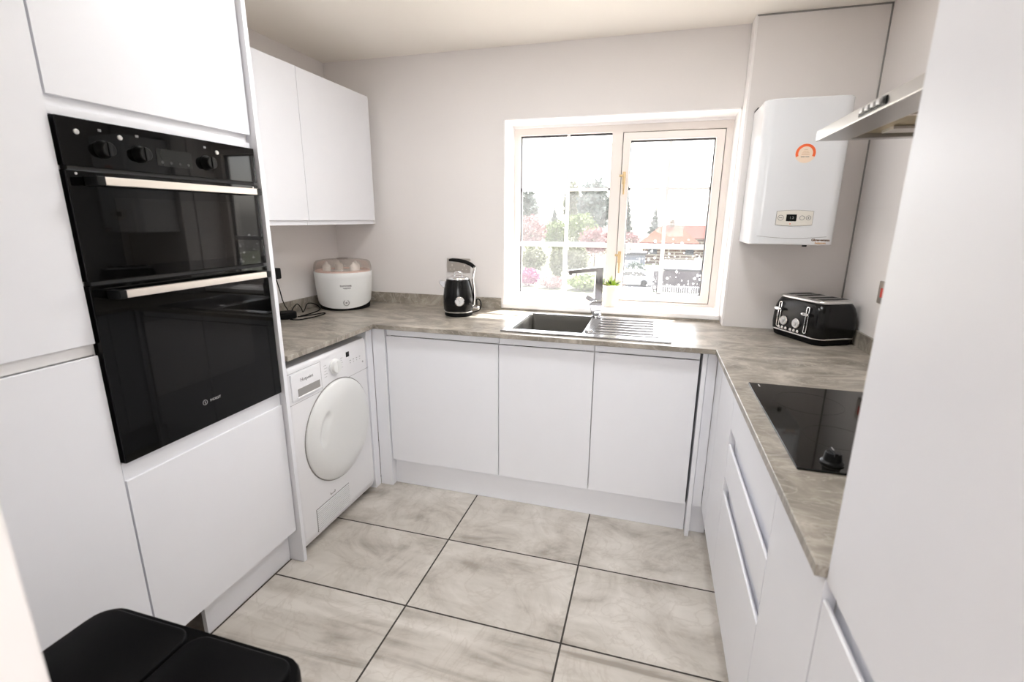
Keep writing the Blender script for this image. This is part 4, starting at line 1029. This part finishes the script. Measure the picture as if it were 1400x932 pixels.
        mb.tube([(c.x, Y, GZ), (c.x + .1 * r, Y, (GZ + top) / 2), (c.x, Y, top)], r, 8, rad=[r, r * .8, r * .2])
        for k in range(5):
            a_ = k * 1.26; z0 = c.z - rz * .4 + k * .1 * rz
            mb.tube([(c.x, Y, z0), (c.x + rx * .5 * math.cos(a_), Y + rx * .5 * math.sin(a_), z0 + rz * .45)], r * .4, 6, rad=[r * .4, r * .1])
        mb.build('trunk', 'bark', t)
    tree('conifer', 'dark narrow conifer at the left edge of the window view', 'tree', 706, 735, 258, 312, 85, 'conifer', 'ball', 1100, seed=1)
    tree('conifer', 'small pointed conifer between the two tall trees in the left pane', 'tree', 746, 770, 283, 330, 88, 'conifer', 'cone', 900, seed=2)
    tree('broadleaf_tree', 'tall dark tree behind the left window, just left of the mullion', 'tree', 790, 834, 246, 322, 80, 'conifer', 'ball', 1700, seed=3)
    tree('broadleaf_tree', 'tall thin tree right of the left glazing bar beside the tallest tree', 'tree', 771, 793, 247, 316, 84, 'olive', 'ball', 800, seed=4)
    tree('blossom_tree', 'pink blossom tree low at the left edge of the window view', 'tree', 704, 746, 293, 338, 62, 'blossom', 'ball', 1300, seed=5)
    tree('blossom_tree', 'pale pink blossoming tree below the tallest tree in the left window', 'tree', 792, 836, 310, 350, 56, 'blossom', 'ball', 1100, seed=6)
    tree('shrub', 'light green rounded shrub in front of the tallest tree', 'shrub', 772, 816, 291, 335, 68, 'green', 'ball', 1300, seed=7)
    tree('shrub', 'green bushy tree behind the left glazing bar', 'shrub', 742, 778, 300, 340, 70, 'green', 'ball', 1200, seed=8)
    tree('shrub', 'olive shrub low in the left window pane beside the pink blossom tree', 'shrub', 712, 748, 334, 372, 50, 'olive', 'ball', 1200, seed=9)
    tree('shrub', 'dark reddish green shrub in the lower right of the left window', 'shrub', 772, 806, 334, 372, 48, 'olive', 'ball', 1400, seed=10)
    tree('shrub', 'dark green upright shrub left of the glazing bar low in the view', 'shrub', 752, 771, 334, 382, 47, 'olive', 'ball', 900, seed=11)
    tree('flowering_bush', 'bright magenta flowering bush at the bottom left of the window view', 'bush', 708, 738, 366, 402, 41, 'magenta', 'ball', 1000, seed=12)
    tree('flowering_bush', 'pale pink flowering bush at the bottom of the left window pane', 'bush', 738, 774, 378, 404, 40, 'blossom', 'ball', 800, seed=13)
    tree('flowering_bush', 'green and pink low bush at the window bottom below the tap spout', 'bush', 776, 830, 376, 406, 40, 'green', 'ball', 1000, seed=14)
    tree('conifer', 'dark conifer at the left of the right window pane, by the mullion', 'tree', 846, 868, 270, 322, 92, 'conifer', 'cone', 900, seed=15)
    tree('conifer', 'bluish pointed conifer standing behind the orange roof', 'tree', 884, 907, 284, 326, 96, 'conifer', 'cone', 900, seed=16)
    tree('blossom_tree', 'pink blossom tree left of the orange roofed house', 'tree', 848, 876, 317, 340, 78, 'blossom', 'ball', 900, seed=17)
    tree('shrub', 'small dark shrub in front of the pale garage wall', 'shrub', 858, 884, 358, 382, 52, 'conifer', 'ball', 800, seed=18)
    # house with hip roof
    def hip(mb, x0, x1, y0, y1, z0, z1, ridge, ov=.4):
        b = [(x0 - ov, y0 - ov, z0), (x1 + ov, y0 - ov, z0), (x1 + ov, y1 + ov, z0), (x0 - ov, y1 + ov, z0)]
        ym = (y0 + y1) / 2; xa, xb = ridge
        bm = mb.bm; v = [bm.verts.new(p) for p in b] + [bm.verts.new((xa, ym, z1)), bm.verts.new((xb, ym, z1))]
        w = [bm.verts.new((p[0], p[1], p[2] - .15)) for p in b]
        for f in ((v[0], v[1], v[5], v[4]), (v[2], v[3], v[4], v[5]), (v[3], v[0], v[4]), (v[1], v[2], v[5]), (w[3], w[2], w[1], w[0])): bm.faces.new(f)
        for i in range(4): bm.faces.new((w[i], w[(i + 1) % 4], v[(i + 1) % 4], v[i]))
        return mb
    Y = 69.; e0, e1 = at(879, 331, Y), at(952, 331, Y); ap, rg = at(906, 310, Y + 3), at(928, 310, Y + 3)
    zE = e0.z
    t = thing('house', 'brick house with orange hipped tile roof in the right window', 'house', ((e0.x + e1.x) / 2, Y + 3, GZ))
    mb = MB(); mb.box(e0.x, e1.x, Y, Y + 7, GZ, zE - .1); mb.build('wall', 'brick', t, smooth=0)
    mb = MB(); hip(mb, e0.x, e1.x, Y, Y + 7, zE, ap.z + .3, (ap.x, rg.x)); mb.build('roof', 'rooftile', t, smooth=0)
    mb = MB(); c = at(919, 306, Y + 3); mb.box(c.x - .35, c.x + .35, Y + 3, Y + 3.7, c.z - 1.2, c.z + .5); mb.box(c.x - .42, c.x + .42, Y + 2.93, Y + 3.77, c.z + .5, c.z + .62); mb.build('chimney', 'brick', t, smooth=0)
    for xa, xb in ((e1.x - 1.3, e1.x - .2), (e0.x + .8, e0.x + 2.)):
        mb = MB(); mb.box(xa, xb, Y - .06, Y + .05, zE - 1.6, zE - .4); mb.build('window', 'carglass', t)
    Y2 = 84.; a, b = at(908, 325, Y2), at(1000, 325, Y2); r2 = at(950, 308, Y2 + 4)
    t = thing('house', 'dark red tiled house behind the orange roofed one, right side of window', 'house', ((a.x + b.x) / 2, Y2 + 4, GZ))
    mb = MB(); mb.box(a.x, b.x, Y2, Y2 + 8, GZ, a.z - .1); mb.build('wall', 'brick', t, smooth=0)
    mb = MB(); hip(mb, a.x, b.x, Y2, Y2 + 8, a.z, r2.z, (a.x + .5, b.x - 2)); mb.build('roof', 'roofdark', t, smooth=0)
    Y3 = 58.; a, b = at(938, 330, Y3), at(1002, 330, Y3); p = at(960, 312, Y3 + 4)
    # garage / pale wall
    Y4 = 62.; a, b = at(847, 346, Y4), at(882, 346, Y4)
    t = thing('garage', 'pale rendered flat-roofed garage left of the brick house', 'garage', ((a.x + b.x) / 2, Y4 + 2, GZ))
    mb = MB(); mb.box(a.x, b.x, Y4, Y4 + 4, GZ, a.z - .15); mb.build('wall', 'render', t, smooth=0)
    mb = MB(); mb.box(a.x - .2, b.x + .2, Y4 - .2, Y4 + 4.2, a.z - .15, a.z + .12); mb.build('roof', 'roofgrey', t, smooth=0)
    mb = MB(); mb.box(a.x + .5, b.x - .5, Y4 - .04, Y4 + .02, GZ, a.z - .8); mb.build('garage_door', 'vanwhite', t, smooth=0)
    # shed roof and dark fence
    Y5 = 46.; a, b = at(909, 368, Y5), at(1010, 368, Y5); c = at(909, 357, Y5 + 3)
    t = thing('shed', 'long grey-roofed shed beyond the dark fence in the right window', 'shed', ((a.x + b.x) / 2, Y5 + 2, GZ))
    mb = MB(); mb.box(a.x, b.x, Y5, Y5 + 3.4, GZ, a.z - .1); mb.build('wall', 'fence', t, smooth=0)
    mb = MB(); mb.poly([(a.x - .2, Y5 - .2, a.z), (b.x, Y5 - .2, a.z), (b.x, Y5 + 3.4, c.z + .1), (a.x - .2, Y5 + 3.4, c.z + .1)]); mb.build('roof', 'roofgrey', t, smooth=0, solid=.12)
    Y6 = 41.; a, b = at(893, 376, Y6), at(1010, 372, Y6)
    t = thing('fence', 'dark close-boarded fence along the bottom of the right window', 'fence', ((a.x + b.x) / 2, Y6, GZ))
    mb = MB(); x = a.x
    while x < b.x: mb.box(x, x + .14, Y6, Y6 + .03, GZ, GZ + 1.75 + .02 * math.sin(x * 9)); x += .15
    mb.build('boards', 'fence', t, smooth=0)
    mb = MB()
    for z in (.35, 1.3): mb.box(a.x, b.x, Y6 + .03, Y6 + .1, GZ + z, GZ + z + .09)
    mb.build('rails', 'fence', t, smooth=0)
    Y7 = 38.6; a, b = at(905, 392, Y7), at(1010, 392, Y7)
    t = thing('railing', 'low pale picket railing in front of the dark fence, bottom right of window', 'railing', ((a.x + b.x) / 2, Y7, GZ))
    mb = MB(); x = a.x
    while x < b.x: mb.box(x, x + .05, Y7, Y7 + .03, GZ, GZ + .85); x += .17
    for z in (.2, .75): mb.box(a.x, b.x, Y7 + .03, Y7 + .06, GZ + z, GZ + z + .06)
    mb.build('pickets', 'vanwhite', t, smooth=0)
    # parked white car
    Y8 = 43.5; a, b = at(842, 392, Y8), at(893, 392, Y8); x0, x1 = b.x - 4.1, b.x
    t = thing('car', 'white car parked in front of the pale garage, low in the right window', 'car', ((x0 + x1) / 2, Y8, GZ))
    prof = [(0, .35), (.05, .75), (.9, .95), (1.5, 1.42), (3.0, 1.45), (3.75, 1.0), (4.05, .9), (4.1, .35)]
    mb = MB(); mb.loft([[(x0 + px, yy, GZ + z - (.0)) for px, z in prof] for yy in (Y8, Y8 + 1.7)]); mb.build('body', 'vanwhite', t, bevel=.06)
    mb = MB(); mb.loft([[(x0 + px, yy, GZ + z) for px, z in ((1.1, 1.0), (1.58, 1.36), (2.95, 1.38), (3.45, 1.02))] for yy in (Y8 - .01, Y8 + .02)]); mb.build('side_window', 'carglass', t)
    for px in (.8, 3.25):
        mb = MB(T((x0 + px, Y8 + .1, GZ + .32)) @ rot('X', 90)); mb.cyl(.32, -.08, .12, 24); mb.build('wheel', 'tyre', t)
    a = at(842, 380, 50.)
    mb = MB(); mb.box(-1.5, 9, 42, 58, GZ + .005, GZ + .03); struct(mb.build('driveway', 'road'))
outside()

# ================================================================== LIGHT
world = bpy.data.worlds.new('World'); bpy.context.scene.world = world; world.use_nodes = True
nt = world.node_tree; N = nt.nodes; L = nt.links
sky = N.new('ShaderNodeTexSky'); sky.sky_type = 'NISHITA'; sky.sun_disc = False; sky.sun_elevation = math.radians(52); sky.sun_rotation = math.radians(25); sky.air_density = 1.; sky.dust_density = 3.
hs = N.new('ShaderNodeHueSaturation'); hs.inputs['Saturation'].default_value = .30
L.new(sky.outputs[0], hs.inputs['Color']); L.new(hs.outputs[0], N['Background'].inputs['Color']); N['Background'].inputs['Strength'].default_value = 1.12

def light(name, kind, loc, energy, col, d=None, **kw):
    l = bpy.data.lights.new(name, kind); l.energy = energy; l.color = col
    for k, v in kw.items(): setattr(l, k, v)
    o = bpy.data.objects.new(name, l); C.objects.link(o); o.location = loc
    if d is not None: o.rotation_euler = Vector(d).to_track_quat('-Z', 'Y').to_euler()
    return o
light('sun', 'SUN', (4, 8, 8), 32., (1, .98, .955), (-.46, -1., -1.75), angle=math.radians(.7))
light('hall_fill', 'AREA', (2.22, -4.2, 1.7), 29, (.97, .98, 1), (0, 1, .03), shape='DISK', size=1.0)  # unseen area light added in the hall to brighten the sink run
p = light('window_portal', 'AREA', (1.70, .285, 1.45), 1, (1, 1, 1), (0, -1, 0), shape='RECTANGLE', size=1.19, size_y=1.02); p.data.cycles.is_portal = True

# ================================================================== CAMERA
cam = bpy.data.cameras.new('camera'); co = bpy.data.objects.new('camera', cam); C.objects.link(co)
mw = Matrix((( rt.x, up.x, -fwd.x, CAM.x), (rt.y, up.y, -fwd.y, CAM.y), (rt.z, up.z, -fwd.z, CAM.z), (0, 0, 0, 1)))
co.matrix_world = mw
cam.sensor_width = 36; cam.sensor_fit = 'HORIZONTAL'; cam.lens = 36 * FPX / 1400; cam.clip_start = .02; cam.clip_end = 500
cam.dof.use_dof = True; cam.dof.focus_distance = 2.5; cam.dof.aperture_fstop = 3.5
sc = bpy.context.scene; sc.camera = co
sc.view_settings.view_transform = 'Standard'; sc.view_settings.look = 'None'; sc.view_settings.gamma = 1; sc.view_settings.use_curve_mapping = False
sc.view_settings.exposure = .2
sc.cycles.max_bounces = 10; sc.cycles.diffuse_bounces = 8; sc.cycles.transparent_max_bounces = 12; sc.cycles.sample_clamp_indirect = 6
